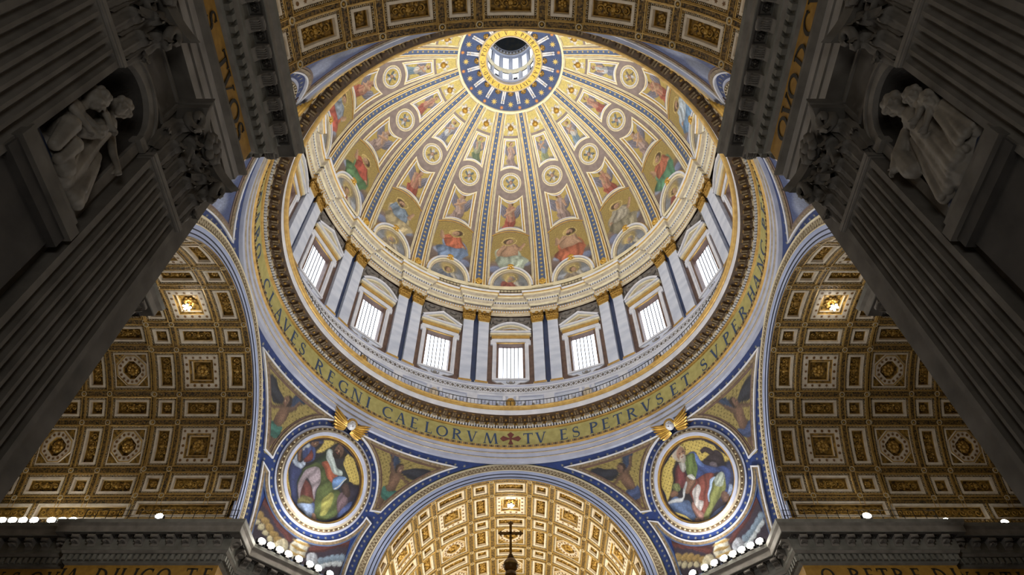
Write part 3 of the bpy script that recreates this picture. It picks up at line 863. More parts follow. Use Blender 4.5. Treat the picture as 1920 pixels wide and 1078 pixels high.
# dado panel with scroll relief
for v in (0, 1):
    pn = MB(); Wd = DW(24.0)
    for x0 in (-2.2, 2.2):
        pn.ribbon(Wd, [(x0 - 1.8, 56), (x0 + 1.8, 56), (x0 + 1.8, 59.3), (x0 - 1.8, 59.3)], .14, 0, .08, greyband, True)
        pn.fan(Wd, [(x0 - 1.7, 56.1), (x0 + 1.7, 56.1), (x0 + 1.7, 59.2), (x0 - 1.7, 59.2)], (x0, 57.5), .03, veined)
        for sg in (-1, 1):
            pn.tube([Wd(x0 + sg * (.3 + 1.1 * t) , 57.4 + .7 * sin(7 * t), .1) for t in np.linspace(0, 1, 12)], .1, stonewhite, 5)
            pn.ell(Wd(x0 + sg * 1.2, 58.3, .08), (.3, .16, .3), greyband, 7, 5)
        pn.ell(Wd(x0, 58.0, .1), (.5, .2, .7), greyband if v else white, 8, 6)
    pn.ell(Wd(0, 58.2, .1), (.62, .25, .85), goldscroll if v else offwhite, 9, 6)
    for sg in (-1, 1): pn.ell(Wd(sg * .8, 58.9, .1), (.3, .18, .5), white, 7, 5)
    if v == 0: pan0 = pn.mesh('panel', True)
    else: pan1 = pn.mesh('panel', True)
for k in range(16): put('dado_panel', pan1 if k % 2 == 0 else pan0, dw, RZ(-22.5 * k))

# ---- windows
def window_meshes(seg):
    out = {}
    fr = MB()                                            # jambs
    Rg = 25.5
    for s in (-1, 1):
        fr.grid([[W0(s * 1.9, z, .1), W0(s * 1.62, z, .1), W0(s * 1.62, z, 0), W0(s * 1.52, z, -.55)] for z in (63.1, 70.1)], brown)
        fr.grid([[W0(s * 2.42, z, 0), W0(s * 2.42, z, .22), W0(s * 2.1, z, .22), W0(s * 2.05, z, .14), W0(s * 1.9, z, .14), W0(s * 1.9, z, .0)] for z in (62.9, 70.3)], white)
        fr.box(W0(s * 2.56, 70.05, .1), (.34, .24, .9), white)
    for z0, z1, zg in ((70.1, 69.9, 69.75), (63.1, 63.3, 63.45)):
        fr.grid([[W0(x, z0, .1), W0(x, z1, .1), W0(x, z1, 0), W0(x, zg, -.55)] for x in np.linspace(-1.62, 1.62, 5)], brown if z0 > 65 else white)
    fr.ribbon(W0, [(-2.6, 70.45), (2.6, 70.45)], .62, 0, .24, white)
    fr.ribbon(W0, [(-1.95, 70.02), (1.95, 70.02)], .14, 0, .2, goldline)
    fr.ribbon(W0, [(-2.42, 62.98), (2.42, 62.98)], .3, 0, .3, white)
    out['window_frame'] = fr.mesh('window_frame')
    pe = MB()                                            # pediment
    pe.ribbon(W0, [(-2.62, 71.05), (2.62, 71.05)], .55, 0, .34, goldline)
    for zc, h, m in ((71.5, .5, cream), (71.78, .72, white)):
        pe.ribbon(W0, [(-2.85, zc), (2.85, zc)], .24, 0, h, m)
    path = [(2.85 * cos(radians(a)), 70.6 + 3.0 * sin(radians(a)) * 1.05) for a in np.linspace(158, 22, 13)] if seg else [(-2.85, 71.95), (0, 73.75), (2.85, 71.95)]
    if seg: path = [(-2.85 + 5.7 * i / 12, 71.9 + 1.75 * sin(pi * i / 12) ** .85) for i in range(13)]
    pe.ribbon(W0, path, .3, 0, .85, white); pe.ribbon(W0, [(x * .88, 71.9 + (z - 71.9) * .8) for x, z in path], .2, 0, .6, cream)
    pe.ribbon(W0, [(x * .72, 71.9 + (z - 71.9) * .55) for x, z in path], .12, 0, .3, goldline)
    pe.fan(W0, [(x * .9, z) for x, z in path] + [(2.5, 71.9), (-2.5, 71.9)], (0, 72.3), .2, greyband)
    out['pediment'] = pe.mesh('pediment')
    si = MB()
    pts = [(-2.3, 62.85), (-1.7, 62.5), (-1.2, 62.55), (-.7, 62.15), (.7, 62.15), (1.2, 62.55), (1.7, 62.5), (2.3, 62.85)]
    si.fan(W0, pts[::-1], (0, 62.7), .18, veined); si.ribbon(W0, pts, .1, 0, .22, white)
    for sg in (-1, 1): si.tube([W0(sg * (.2 + .35 * t * cos(7 * t)), 62.5 + .25 * t * sin(7 * t), .26) for t in np.linspace(.1, 1, 12)], .06, stonewhite, 5)
    si.ell(W0(0, 62.5, .22), (.2, .14, .25), stonewhite, 7, 5)
    out['sill_console'] = si.mesh('sill_console')
    pn = MB()
    pn.grid([[W0(x, z, -.5) for x in np.linspace(-1.55, 1.55, 5)] for z in (63.3, 69.9)], pane_m)
    out['window_pane'] = pn.mesh('window_pane')
    return out
WS = (window_meshes(True), window_meshes(False))
bar = MB(); bar.box((0, 0, 66.6), (.1, .05, 6.4), iron); bar = bar.mesh('bar')
cbar = MB(); cbar.grid([[(x, 0, z) for x in (-1.5, 1.5)] for z in (69.45, 69.5)], iron); cbar = cbar.mesh('bar')
for k in range(16):
    kk = k if k <= 8 else k - 16
    nm = 'window_%d' % (k + 1)
    e = put(nm, WS[kk % 2]['window_frame'], None, RZ(-22.5 * kk), 'structure',
            'bright drum window under a %s pediment, %s' % ('curved' if kk % 2 == 0 else 'triangular', 'centre of the drum' if kk == 0 else '%s from the centre to the %s' % (('first', 'second', 'third', 'fourth', 'fifth', 'sixth', 'seventh', 'eighth')[abs(kk) - 1], 'left' if kk < 0 else 'right')))
    for p_ in ('pediment', 'sill_console', 'window_pane'): put(p_, WS[kk % 2][p_], e)
    for i in range(5):
        put('glazing_bar', bar, e, T(-1.0 + .5 * i, RW + .42, 0))
    put('glazing_bar', cbar, e, T(0, RW + .4, 0))

# ---- Corinthian capital (front +y is towards the viewer, width along x, base z=0)
def capital_mesh(w, d, h, m, leaves=True, seg=(5, 6), split=False):
    c = MB(); pieces = []
    def piece(nm):
        if not split: return c
        q_ = MB(); pieces.append((nm, q_)); return q_
    hw = w / 2
    c.box((0, -d * .1, h * .42), (w * .94, d * .9, h * .84), m)                       # bell
    c.box((0, 0, -.02 * h), (w * 1.04, d * 1.25, .07 * h), m)                          # astragal
    def leaf(x, z0, lw, lh, curl, y0, rot=0):
        nu, nv = seg
        P = []; rc = lh * .12
        for j in range(nv + 1):
            t = j / nv
            if t < .62: z = z0 + lh * .86 * t / .62; y = y0 + curl * .12 * (t / .62) ** 2
            else:
                a = (t - .62) / .38 * radians(205); z = z0 + lh * .86 + rc * sin(a); y = y0 + curl * .12 + rc * 1.25 * (1 - cos(a))
            wd = lw * (.66 + .42 * sin(pi * min(1, t / .75) * .8)) * (1 - .62 * max(0, t - .62) / .38) * (1 + .2 * abs(sin(5.5 * pi * t)) - .1)
            row = []
            for i in range(nu + 1):
                u = 2 * i / nu - 1
                q = Vector((u * wd / 2, -abs(u) ** 1.6 * curl * .2 + curl * .055 * cos(3.0 * pi * u) * (1 - .4 * t) + (curl * .07 if i == nu // 2 else 0), 0))
                q = Matrix.Rotation(rot, 3, 'Z') @ (q + Vector((0, y, 0)))
                row.append((x + q.x, q.y, z - abs(u) * lh * .05 * (1 - t)))
            P.append(row)
        piece('acanthus_leaf').grid(P, m)
    if leaves:
        f = d * .45
        for x in (-.375, -.125, .125, .375): leaf(x * w, 0, w * .26, h * .38, d * .9, f * 1.12)
        for x in (-.5, -.25, 0, .25, .5): leaf(x * w, h * .1, w * .25, h * .56, d * 1.0, f * .98)
        for x in (-.36, .36): leaf(x * w, h * .34, w * .24, h * .46, d * 1.1, f * 1.0)
        for sg in (-1, 1): leaf(sg * hw * .9, 0, w * .2, h * .4, d, f * .6, -sg * .8)
    for sg in (-1, 1):                                                                  # volutes at the corners, helices inside
        c2 = piece('volute')
        pts = []
        for i in range(22):
            t = i / 21; r = h * .17 * (1 - .75 * t); a = pi * .5 - 4.6 * pi * t * .62
            pts.append((sg * (hw * (.62 + .42 * min(1, t * 3)) + r * cos(a) * .8), d * (.55 + .65 * min(1, t * 2.2)), h * .74 + r * sin(a)))
        c2.tube([(sg * w * .1, d * .5, h * .45), (sg * w * .25, d * .62, h * .7)] + pts, [.06 * h] * 2 + [.055 * h * (1 - .4 * i / 21) for i in range(22)], m, 5)
        pts = []
        for i in range(14):
            t = i / 13; r = h * .1 * (1 - .7 * t); a = pi * .5 + 3.6 * pi * t * .6
            pts.append((sg * (w * .12 + r * cos(a)), d * .66, h * .7 + r * sin(a)))
        c2.tube(pts, .035 * h, m, 4)
    ab = []                                                                             # abacus with hollowed sides and horned corners
    pl = []
    for i in range(13):
        u = 2 * i / 12 - 1
        pl.append((u * hw * 1.3, d * (.95 + .75 * abs(u) ** 2.2)))
    pl = pl + [(hw * 1.3, -d * .5), (-hw * 1.3, -d * .5)]
    c3 = piece('abacus'); c4 = piece('flower')
    c3.grid([[(x * s_, y * s_ if y > 0 else y, z) for x, y in pl] for z, s_ in ((h * .86, .95), (h * .92, .97), (h * .93, 1.0), (h, 1.03))], m, cv=True)
    n = len(pl); c3.add([(x * 1.03, y, h) for x, y in pl], [tuple(range(n))], m); c3.add([(x * .95, y * .95, h * .86) for x, y in pl], [tuple(range(n - 1, -1, -1))], m)
    for q in range(8):                                                                  # flower
        a = 2 * pi * q / 8; c4.ell((.11 * h * cos(a), d * 1.08, h * .93 + .11 * h * sin(a)), (.075 * h, .05 * h, .075 * h), m, 5, 4)
    c4.ell((0, d * 1.12, h * .93), (.07 * h,) * 3, m, 6, 4)
    def fin(b, nm):
        me_ = b.mesh(nm)
        me_.polygons.foreach_set('use_smooth', [len(p.vertices) == 4 and p.area < .02 * w * h for p in me_.polygons])
        return me_
    return (fin(c, 'capital'), [(nm, fin(b, nm)) for nm, b in pieces]) if split else fin(c, 'capital')

# ---- paired drum pilasters with gilded capitals
ps = MB()
PZ0, PZ1 = 62.15, 73.85
ps.grid([[(-.71, 24.9, z), (-.71, 24.32, z), (.71, 24.32, z), (.71, 24.9, z)] for z in (PZ0, PZ1)], veined)
ps = ps.mesh('pilaster')
pb = MB(); pb.box((0, 24.55, 62.0), (1.62, .66, .3), goldline); pb.box((0, 24.58, 61.9), (1.75, .66, .16), white); pb = pb.mesh('base')
pn = MB(); pn.box((0, 24.32, 73.8), (1.5, .1, .14), cream); pn = pn.mesh('astragal')
dcap = capital_mesh(1.45, .42, 1.75, gold, seg=(4, 5))
bs = MB(); bs.grid([[(-.32, 24.72, z), (.32, 24.72, z)] for z in (62.0, 75.5)], bluestrip); bs = bs.mesh('blue_marble_strip')
for k in range(16):
    a = 11.25 + 22.5 * k
    put('blue_marble_strip', bs, dw, RZ(-a))
    for sx in (-1.06, 1.06):
        p_ = put('pilaster', ps, dw, RZ(-a) @ T(sx, 0, 0) @ RZ(0))
        put('base', pb, p_); put('astragal', pn, p_)
        put('capital', dcap, p_, T(0, 24.42, 73.88) @ RZ(180), label='gilded Corinthian capital')
# grey swag reliefs above the windows
sw = MB()
for sg in (-1, 1):
    sw.tube([W0(sg * (.5 + 2.2 * t), 75.0 - .9 * sin(pi * t) - .25 * t, .22) for t in np.linspace(0, 1, 12)], [.14 + .2 * sin(pi * t) for t in np.linspace(0, 1, 12)], greyrelief, 6)
    sw.ell(W0(sg * 2.7, 74.5, .15), (.2, .2, .7), greyrelief, 6, 5)
    sw.ell(W0(sg * 1.6, 74.9, .2), (.5, .2, .22), greyrelief, 6, 5)
sw.ell(W0(0, 74.9, .25), (.42, .3, .45), greyrelief, 8, 6)
sw.fan(W0, [(-3.4, 72.6), (3.4, 72.6), (3.4, 75.4), (-3.4, 75.4)], (0, 74), .04, greyrelief)
sw = sw.mesh('garland', True)
for k in range(16): put('garland', sw, dw, RZ(-22.5 * k))

# ---- drum entablature, breaking forward over every pair of pilasters
EP = [(24.45, 75.4), (24.45, 75.75), (24.36, 75.8), (24.36, 76.1), (24.25, 76.3), (24.45, 76.4), (24.45, 77.0), (24.2, 77.15), (24.0, 77.45), (23.95, 77.5), (23.95, 77.95), (23.75, 78.05), (23.35, 78.2), (23.35, 78.62), (23.2, 78.7), (23.1, 78.95), (23.1, 79.05), (24.9, 79.1)]
EM = [offwhite, cream, offwhite, goldline, cream, greyrelief, cream, offwhite, cream, greyrelief, cream, offwhite, cream, goldline, white, cream, cream]
en = MB()
for k in range(16):
    rc = 11.25 + 22.5 * k
    cols = []
    for (r, z) in EP:
        h = (1.9 + (24.45 - r) * .75) / r * 57.2958
        an = [-11.25 + (11.25 - h) * i / 4 for i in range(5)] + [-h + 2 * h * i / 4 for i in range(5)] + [h + (11.25 - h) * i / 4 for i in range(5)]
        of = [0] * 5 + [.5 if r < 24.8 else 0] * 5 + [0] * 5
        cols.append([((r - o_) * sin(radians(rc + a)), (r - o_) * cos(radians(rc + a)), z) for a, o_ in zip(an, of)])
    for j in range(len(EP) - 1):
        en.grid([[cols[j][i], cols[j + 1][i]] for i in range(15)], EM[j])
en = put('trim_2', en, kind='structure', label='cream and gold entablature of the drum breaking forward over the pilaster pairs')
bd = MB()
for k in range(16):
    rc = 11.25 + 22.5 * k
    for i in range(26):
        a = -11.25 + 22.5 * (i + .5) / 26; o_ = .5 if abs(a) < 5.0 else 0
        aa = radians(rc + a)
        for r, z, d in ((24.3, 76.22, .16), (23.93, 77.72, .34)):
            bd.box(((r - o_) * sin(aa), (r - o_) * cos(aa), z), (.2, .12, d), white, Matrix.Rotation(-aa, 4, 'Z'))
put('egg_moulding', bd, en, kind='stuff')
# attic under the dome, its rail
at_ = MB()
at_.lathe([(24.75, 79.1), (24.75, 81.5), (24.5, 81.6), (24.5, 81.8), (24.3, 82.0), (24.3, 82.35), (24.55, 82.45), (24.9, 82.5)], [brown, cream, goldline, cream, cream, cream, cream], n=128)
at_ = put('trim_3', at_, kind='structure', label='low attic band and cream moulding at the foot of the dome')
pd = MB(); pd.box((0, 24.5, 80.4), (2.6, .5, 2.2), offwhite); pd.box((0, 24.2, 80.4), (1.9, .2, 1.3), cream)
for i in range(5): pd.box((-.7 + .35 * i, 24.08, 80.4), (.16, .1, 1.0), offwhite)
pd.box((0, 24.2, 81.6), (3.0, .4, .25), cream)
pd = pd.mesh('pedestal')
for k in range(16): put('pedestal', pd, at_, RZ(-(11.25 + 22.5 * k)))
rl = MB()
rl.lathe([(24.0, 80.95), (23.95, 81.05), (24.05, 81.05), (24.0, 80.95)], iron, n=128)
for i in range(300):
    a = 2 * pi * i / 300; rl.box((24 * sin(a), 24 * cos(a), 80.05), (.07, .05, 1.9), iron, Matrix.Rotation(-a, 4, 'Z'))
put('attic_railing', rl, label='thin black railing on the cornice below the dome lunettes', cat='railing')
# ------------------------------------------------------------------ pendentives (built for the far right corner, turned for the others)
Z0M = 42.5
def pend_sec(z):
    h = min(1, max(0, (z - SPRING) / EXTR)); xe = EXTR * sqrt(max(0, 1 - h * h))
    return h, xe
def PEND(a, b, hgt):
    """a: metres along the horizontal section from its middle (to the right), b: metres up from the medallion centre"""
    z = Z0M + b / 1.05
    h, xe = pend_sec(z)
    ln = seclen(z)
    u = .5 + a / ln
    ax, ay, bx, by = xe, ARCH_L, ARCH_L, xe
    cx, cy = ax + (bx - ax) * u, ay + (by - ay) * u
    a0, a1 = atan2(ax, ay), atan2(bx, by); rr = hypot(xe, ARCH_L); an = a0 + (a1 - a0) * u
    x, y = cx * (1 - h) + rr * sin(an) * h, cy * (1 - h) + rr * cos(an) * h
    r = hypot(x, y)
    k = (r - hgt) / r
    return (x * k, y * k, z - hgt * .3)
_sl = {}
def seclen(z):
    key = round(z, 3)
    if key not in _sl:
        h, xe = pend_sec(z)
        chord = hypot(ARCH_L - xe, ARCH_L - xe)
        arc = (atan2(ARCH_L, xe) - atan2(xe, ARCH_L)) * hypot(xe, ARCH_L)
        _sl[key] = chord * (1 - h) + arc * h
    return _sl[key]
B_TOP = (48.62 - Z0M) * 1.05; B_BOT = (33.2 - Z0M) * 1.05
pe = MB()
rows = []
for i in range(41):
    b = B_BOT + (B_TOP - B_BOT) * i / 40; ln = seclen(Z0M + b / 1.05)
    rows.append([PEND(ln * (j / 32 - .5), b, 0) for j in range(33)])
pe.grid(rows, pendblue)
pend_me = pe.mesh('pendentive')
# pale stars on the blue
st = MB()
rr = random.Random(4)
def edge(b): return seclen(Z0M + b / 1.05) / 2
for i in range(44):
    a = 2 * pi * i / 44; x, y = 5.47 * cos(a), 5.47 * sin(a)
    if abs(x) < edge(y) - .2 and y < 5.6: st.fan(PEND, star_poly(x, y, .19, 6, .35), (x, y), .03, starpale)
for i in range(28):
    b = B_BOT + 1.2 + i * .55
    if b > 5.5: break
    for sg in (-1, 1):
        a = sg * (edge(b) - .42); st.fan(PEND, star_poly(a, b, .19, 6, .35), (a, b), .03, starpale)
        if -2.2 < b < -.3 or -4 < b < -2.2: st.fan(PEND, star_poly(sg * (edge(b) - .95), b + .3, .17, 6, .35), (sg * (edge(b) - .95), b + .3), .03, starpale) if hypot(edge(b) - .95, b + .3) > 5.4 else None
for i in range(30):
    a = -15 + i * 1.02
    if abs(a) < edge(5.95) - .4: st.fan(PEND, star_poly(a, 6.0, .19, 6, .35), (a, 6.0), .03, starpale)
pstar_me = st.mesh('star')
# medallion frame
md = MB()
for r, w, h, m in ((5.08, .22, .12, greyband), (4.84, .3, .25, ornband), (4.58, .26, .36, offwhite), (4.36, .3, .5, greyband), (4.14, .2, .36, goldline), (4.0, .12, .22, modb)):
    md.ribbon(PEND, circle(0, 0, r, 72), w, 0, h, m, True)
for i in range(110):
    a = 2 * pi * i / 110; md.ell(PEND(4.84 * cos(a), 4.84 * sin(a), .27), (.09, .09, .09), cream if i % 2 else modb, 5, 3)
medframe_me = md.mesh('frame', False)
# outlines of the side panels
RI, EDG = 5.82, .92
def lim_in(b): return sqrt(max(0, RI * RI - b * b)) if abs(b) < RI else 0
bs_ = [b for b in np.linspace(-9, 6, 1501) if edge(b) - EDG > lim_in(b)]
b_up0 = min(b for b in bs_ if b > -1) + .35; b_lo1 = max(b for b in bs_ if b < -1) - .45
B_TRI = 5.75
def tri_path(sg):
    bb = np.linspace(b_up0, B_TRI - .001, 26)
    inn = [(sg * max(lim_in(b), .9), b) for b in bb]; out = [(sg * (edge(b) - EDG), b) for b in bb]
    top = [(inn[-1][0] + (out[-1][0] - inn[-1][0]) * i / 12, B_TRI) for i in range(1, 12)]
    return inn + top + out[::-1][:-1]
B_LOW = (34.0 - Z0M) * 1.05
def low_path():
    bb = np.linspace(b_lo1, B_LOW, 22)
    L_ = [(-(edge(b) - EDG), b) for b in bb]
    a0 = atan2(b_lo1, lim_in(b_lo1))
    an = np.linspace(a0, -pi - a0, 30)
    arc_ = [(RI * cos(t), RI * sin(t)) for t in an]
    bot = [(L_[-1][0] * (1 - 2 * i / 12), B_LOW) for i in range(1, 12)]
    Rp = [(-x, y) for x, y in L_[::-1]]
    return L_ + bot + Rp[:-1] + arc_[:-1]
def shrink(path, d):
    P = np.array(path); n = len(P); out = []
    for i in range(n):
        d1 = P[i] - P[i - 1]; d2 = P[(i + 1) % n] - P[i]
        d1 = d1 / (np.hypot(*d1) + 1e-9); d2 = d2 / (np.hypot(*d2) + 1e-9)
        k = np.array([-d1[1], d1[0]]) + np.array([-d2[1], d2[0]]); k /= max(.4, np.hypot(*k))
        out.append(P[i] + k * d)
    return out
tri_me, tri_pic = {}, {}
for sg in (-1, 1):
    f_ = MB(); p_ = tri_path(sg)
    inward = 1 if sum(p_[i][0] * p_[(i + 1) % len(p_)][1] - p_[(i + 1) % len(p_)][0] * p_[i][1] for i in range(len(p_))) > 0 else -1
    f_.ribbon(PEND, p_, .13, 0, .2, white, True)
    f_.ribbon(PEND, shrink(p_, inward * .2), .26, 0, .13, ornband, True)
    f_.ribbon(PEND, shrink(p_, inward * .42), .16, 0, .07, brown, True)
    tri_me[sg] = f_.mesh('frame')
f_ = MB(); p_ = low_path()
inward = 1 if sum(p_[i][0] * p_[(i + 1) % len(p_)][1] - p_[(i + 1) % len(p_)][0] * p_[i][1] for i in range(len(p_))) > 0 else -1
f_.ribbon(PEND, p_, .13, 0, .2, white, True); f_.ribbon(PEND, shrink(p_, inward * .2), .26, 0, .13, ornband, True); f_.ribbon(PEND, shrink(p_, inward * .4), .12, 0, .1, ribblue, True)
low_me = f_.mesh('frame')
def tri_grid(sg):
    V, U = np.meshgrid(np.linspace(0, 1, 60), np.linspace(0, 1, 44), indexing='ij')
    B = b_up0 + (B_TRI - b_up0) * V
    fi = np.vectorize(lambda b: max(lim_in(b), .9)); fo = np.vectorize(lambda b: edge(b) - EDG)
    i_, o_ = fi(B) + .0, fo(B)
    return sg * (i_ + (o_ - i_) * U), B
def paint_spandrel(x, y, sg, seed, drape):
    p = Paint(x, y, (150, 132, 62), seed, dots=12)
    p.x = sg * p.x
    p.poly([(7.4, 4.0), (8.3, 4.6), (9.6, 5.0), (11.2, 4.7), (10.2, 4.1), (9.4, 3.9), (8.4, 3.5)], (44, 46, 58), 9)
    p.poly([(6.5, 3.8), (6.0, 4.5), (5.2, 5.5), (6.0, 5.6), (6.6, 5.2), (7.0, 4.2)], (40, 58, 88), 7)
    p.poly([(6.4, 3.6), (6.9, 3.9), (7.5, 3.6), (7.5, 2.6), (7.3, 1.8), (6.5, 1.8), (6.4, 2.8)], (112, 82, 62), 2)
    p.cap(6.6, 3.7, 6.0, 4.4, .24, .17, (104, 78, 60)); p.cap(6.0, 4.4, 5.7, 5.1, .16, .12, (104, 78, 60)); p.cap(7.4, 3.6, 8.2, 3.2, .23, .16, (104, 78, 60)); p.cap(8.2, 3.2, 9.0, 3.3, .15, .1, (104, 78, 60))
    p.cap(6.75, 1.7, 6.55, .6, .36, .24, (100, 74, 56)); p.cap(6.55, .6, 6.75, -.3, .2, .12, (100, 74, 56)); p.cap(7.2, 1.6, 7.5, .6, .34, .22, (96, 70, 54)); p.cap(7.5, .6, 7.3, -.1, .18, .12, (96, 70, 54))
    p.poly([(6.2, 2.2), (6.8, 1.9), (7.5, 2.1), (8.2, 1.7), (8.7, 1.0), (8.2, .9), (7.6, 1.2), (7.1, .9), (6.5, 1.0), (6.1, 1.5)], drape, 6)
    p.head(7.15, 4.2, .42, (118, 88, 68), (50, 36, 30), 1)
    return p.c
for sg in (-1, 1): tri_pic[sg] = tri_grid(sg)
def low_grid():
    # bottom strip under the medallion, split in rows from the arc down to the base
    A, V = np.meshgrid(np.linspace(-1, 1, 110), np.linspace(0, 1, 34))
    half = edge(B_LOW) - EDG - .3
    x = A * half
    topb = np.array([(-sqrt(max(0, RI * RI - t * t)) if abs(t) < RI - .25 else -1.3) for t in x[0]])
    cut = np.array([max([b for b in np.linspace(B_LOW, -1.0, 160) if edge(b) - EDG - .05 > abs(t)] or [B_LOW]) for t in x[0]])
    topb = np.minimum(topb, cut) - .05
    return x, B_LOW + (topb[None, :] - B_LOW) * V
LWX, LWY = low_grid()
def paint_arms(x, y, seed):
    p = Paint(x, y, (50, 40, 56), seed)
    for s in (-1, 1):
        p.cap(s * 6.2, -3.8, s * 5.9, -8.6, .34, .42, (92, 46, 34), fold=4); p.ell(s * 6.2, -3.6, .5, .5, (120, 62, 40))
        p.cap(s * 6.6, -4.2, s * 7.2, -8, .12, .12, (120, 170, 160)); p.ell(s * 6.9, -5.6, .5, 1.5, (150, 140, 76), fold=5)
        p.cap(s * 5.6, -3.9, s * 1.2, -6.7, .3, .3, (84, 38, 36), fold=5)
    for i in range(5):
        p.ell(-4.6 + .62 * i, -5.9 - .34 * i, .42, .36, (150, 122, 60), soft=.3); p.ell(-4.7 + .6 * i, -6.6 - .3 * i, .3, .28, (196, 186, 150), soft=.3)
        p.ell(4.5 - .5 * i, -6.0 - .3 * i, .36, .36, (120, 144, 168), soft=.3); p.ell(4.3 - .5 * i, -6.7 - .3 * i, .3, .3, (196, 206, 216), soft=.3)
    p.ell(0, -7.2, .85, 1.15, (206, 202, 186), fold=3)
    for t in (-7.7, -7.1, -6.5): p.ell(0, t, .86, .15, (176, 140, 60), soft=.4)
    p.ell(-1.6, -7.6, .6, .7, (200, 190, 160), fold=5); p.ell(1.6, -7.6, .6, .7, (170, 176, 190), fold=5)
    return p.c
MR, MA = np.meshgrid(np.linspace(.01, 3.98, 76), np.linspace(0, 2 * pi, 210)); MX, MY = MR * np.cos(MA), MR * np.sin(MA)
GG = (196, 172, 70)
def paint_left_saint(x, y):
    p = Paint(x, y, GG, 3, dots=13.5)
    def q(pt): X, Y = (pt[0] - 525) / 345 * 4, (545 - pt[1]) / 345 * 4; return (X * .93 - Y * .34, X * .36 + Y * .93)
    def Z(pts, c, fold=0, ang=None): p.poly([q(t) for t in pts], c, fold, ang=ang)
    Z([(205, 350), (300, 250), (440, 168), (500, 230), (440, 320), (545, 290), (600, 230), (700, 230), (720, 330), (700, 400), (745, 540), (865, 560), (866, 640), (830, 740), (740, 850), (600, 915), (470, 920), (380, 890), (262, 760), (205, 560)], (46, 46, 54), 3)
    Z([(205, 400), (255, 440), (320, 470), (300, 560), (290, 700), (300, 770), (262, 760), (230, 680), (210, 560)], (38, 48, 92), 4)
    Z([(290, 760), (440, 740), (480, 860), (620, 860), (650, 890), (560, 918), (470, 918), (380, 885)], (56, 72, 122), 3)
    Z([(740, 560), (780, 548), (812, 580), (862, 560), (866, 640), (840, 720), (780, 760), (740, 700)], (44, 40, 58), 3)
    Z([(690, 770), (780, 720), (835, 715), (800, 790), (740, 845), (650, 872)], (62, 80, 134), 3)
    Z([(300, 262), (360, 205), (440, 168), (425, 200), (380, 235), (330, 290)], (62, 72, 116), 6)
    Z([(290, 270), (350, 240), (400, 260), (430, 310), (420, 370), (340, 400), (300, 340)], (50, 66, 120), 5)
    Z([(300, 260), (345, 240), (378, 250), (362, 290), (322, 292), (302, 322), (284, 290)], (162, 174, 186), 5)
    Z([(268, 290), (292, 300), (290, 350), (296, 395), (272, 392), (258, 350)], (108, 78, 60))
    Z([(202, 350), (240, 335), (262, 400), (300, 410), (330, 385), (348, 420), (320, 462), (270, 452), (215, 412)], (158, 172, 196), 6)
    Z([(325, 372), (385, 302), (408, 350), (348, 398)], (104, 44, 38), 2)
    Z([(425, 200), (465, 205), (502, 232), (470, 246), (430, 242), (405, 215)], (56, 58, 94), 3)
    a, b = q((412, 238)); p.head(a, b, .44, (112, 82, 60), (56, 38, 32), 1)
    Z([(290, 760), (340, 728), (410, 735), (440, 800), (452, 902), (400, 892), (340, 850)], (130, 152, 190), 4)
    Z([(300, 580), (330, 470), (400, 400), (480, 340), (545, 290), (610, 312), (580, 430), (520, 480), (470, 450), (380, 480), (330, 570)], (46, 62, 44), 6)
    Z([(488, 402), (550, 385), (615, 430), (650, 480), (630, 570), (560, 545), (510, 465)], (150, 72, 38), 5)
    Z([(310, 640), (360, 550), (405, 585), (445, 680), (432, 725), (330, 715)], (90, 42, 38), 4)
    Z([(290, 742), (302, 700), (345, 682), (430, 705), (405, 752), (330, 748)], (98, 92, 50), 5)
    Z([(298, 650), (318, 540), (370, 460), (440, 428), (492, 460), (502, 540), (472, 640), (442, 705), (424, 600), (384, 535), (342, 600), (312, 705)], (152, 138, 148), 7, 75)
    Z([(326, 480), (420, 398), (505, 440), (565, 520), (625, 570), (695, 640), (690, 720), (665, 800), (600, 862), (520, 872), (460, 835), (446, 740), (482, 640), (498, 540), (470, 458), (400, 440)], (82, 96, 50), 8, 60)
    Z([(505, 790), (530, 700), (580, 650), (630, 628), (645, 672), (605, 745), (560, 815), (505, 822)], (152, 150, 68), 6, 60)
    Z([(660, 800), (690, 640), (742, 655), (766, 715), (712, 780)], (114, 92, 102), 6)
    Z([(660, 430), (700, 398), (735, 470), (750, 560), (695, 602), (700, 520)], (44, 52, 50), 4)
    Z([(690, 580), (742, 558), (785, 640), (772, 684), (728, 662)], (72, 54, 50), 2)
    Z([(525, 350), (545, 300), (590, 298), (612, 350), (640, 418), (692, 440), (694, 482), (640, 474), (590, 452), (548, 402)], (176, 190, 190), 6)
    Z([(608, 512), (650, 488), (727, 512), (652, 606), (614, 572)], (92, 136, 194), 2)
    a, b = q((640, 600)); a2, b2 = q((728, 518)); p.cap(a, b, a2, b2, .05, .05, (206, 204, 190))
    a, b = q((662, 285)); p.ring(a - .1, b + .3, .95, .04, (70, 54, 22)); p.head(a, b, .66, (112, 82, 64), (46, 34, 28), -1, True)
    Z([(436, 825), (465, 820), (488, 880), (470, 905), (445, 880)], (140, 104, 82))
    p.ring(0, 0, 4.0, .22, (26, 34, 60)); return p.c
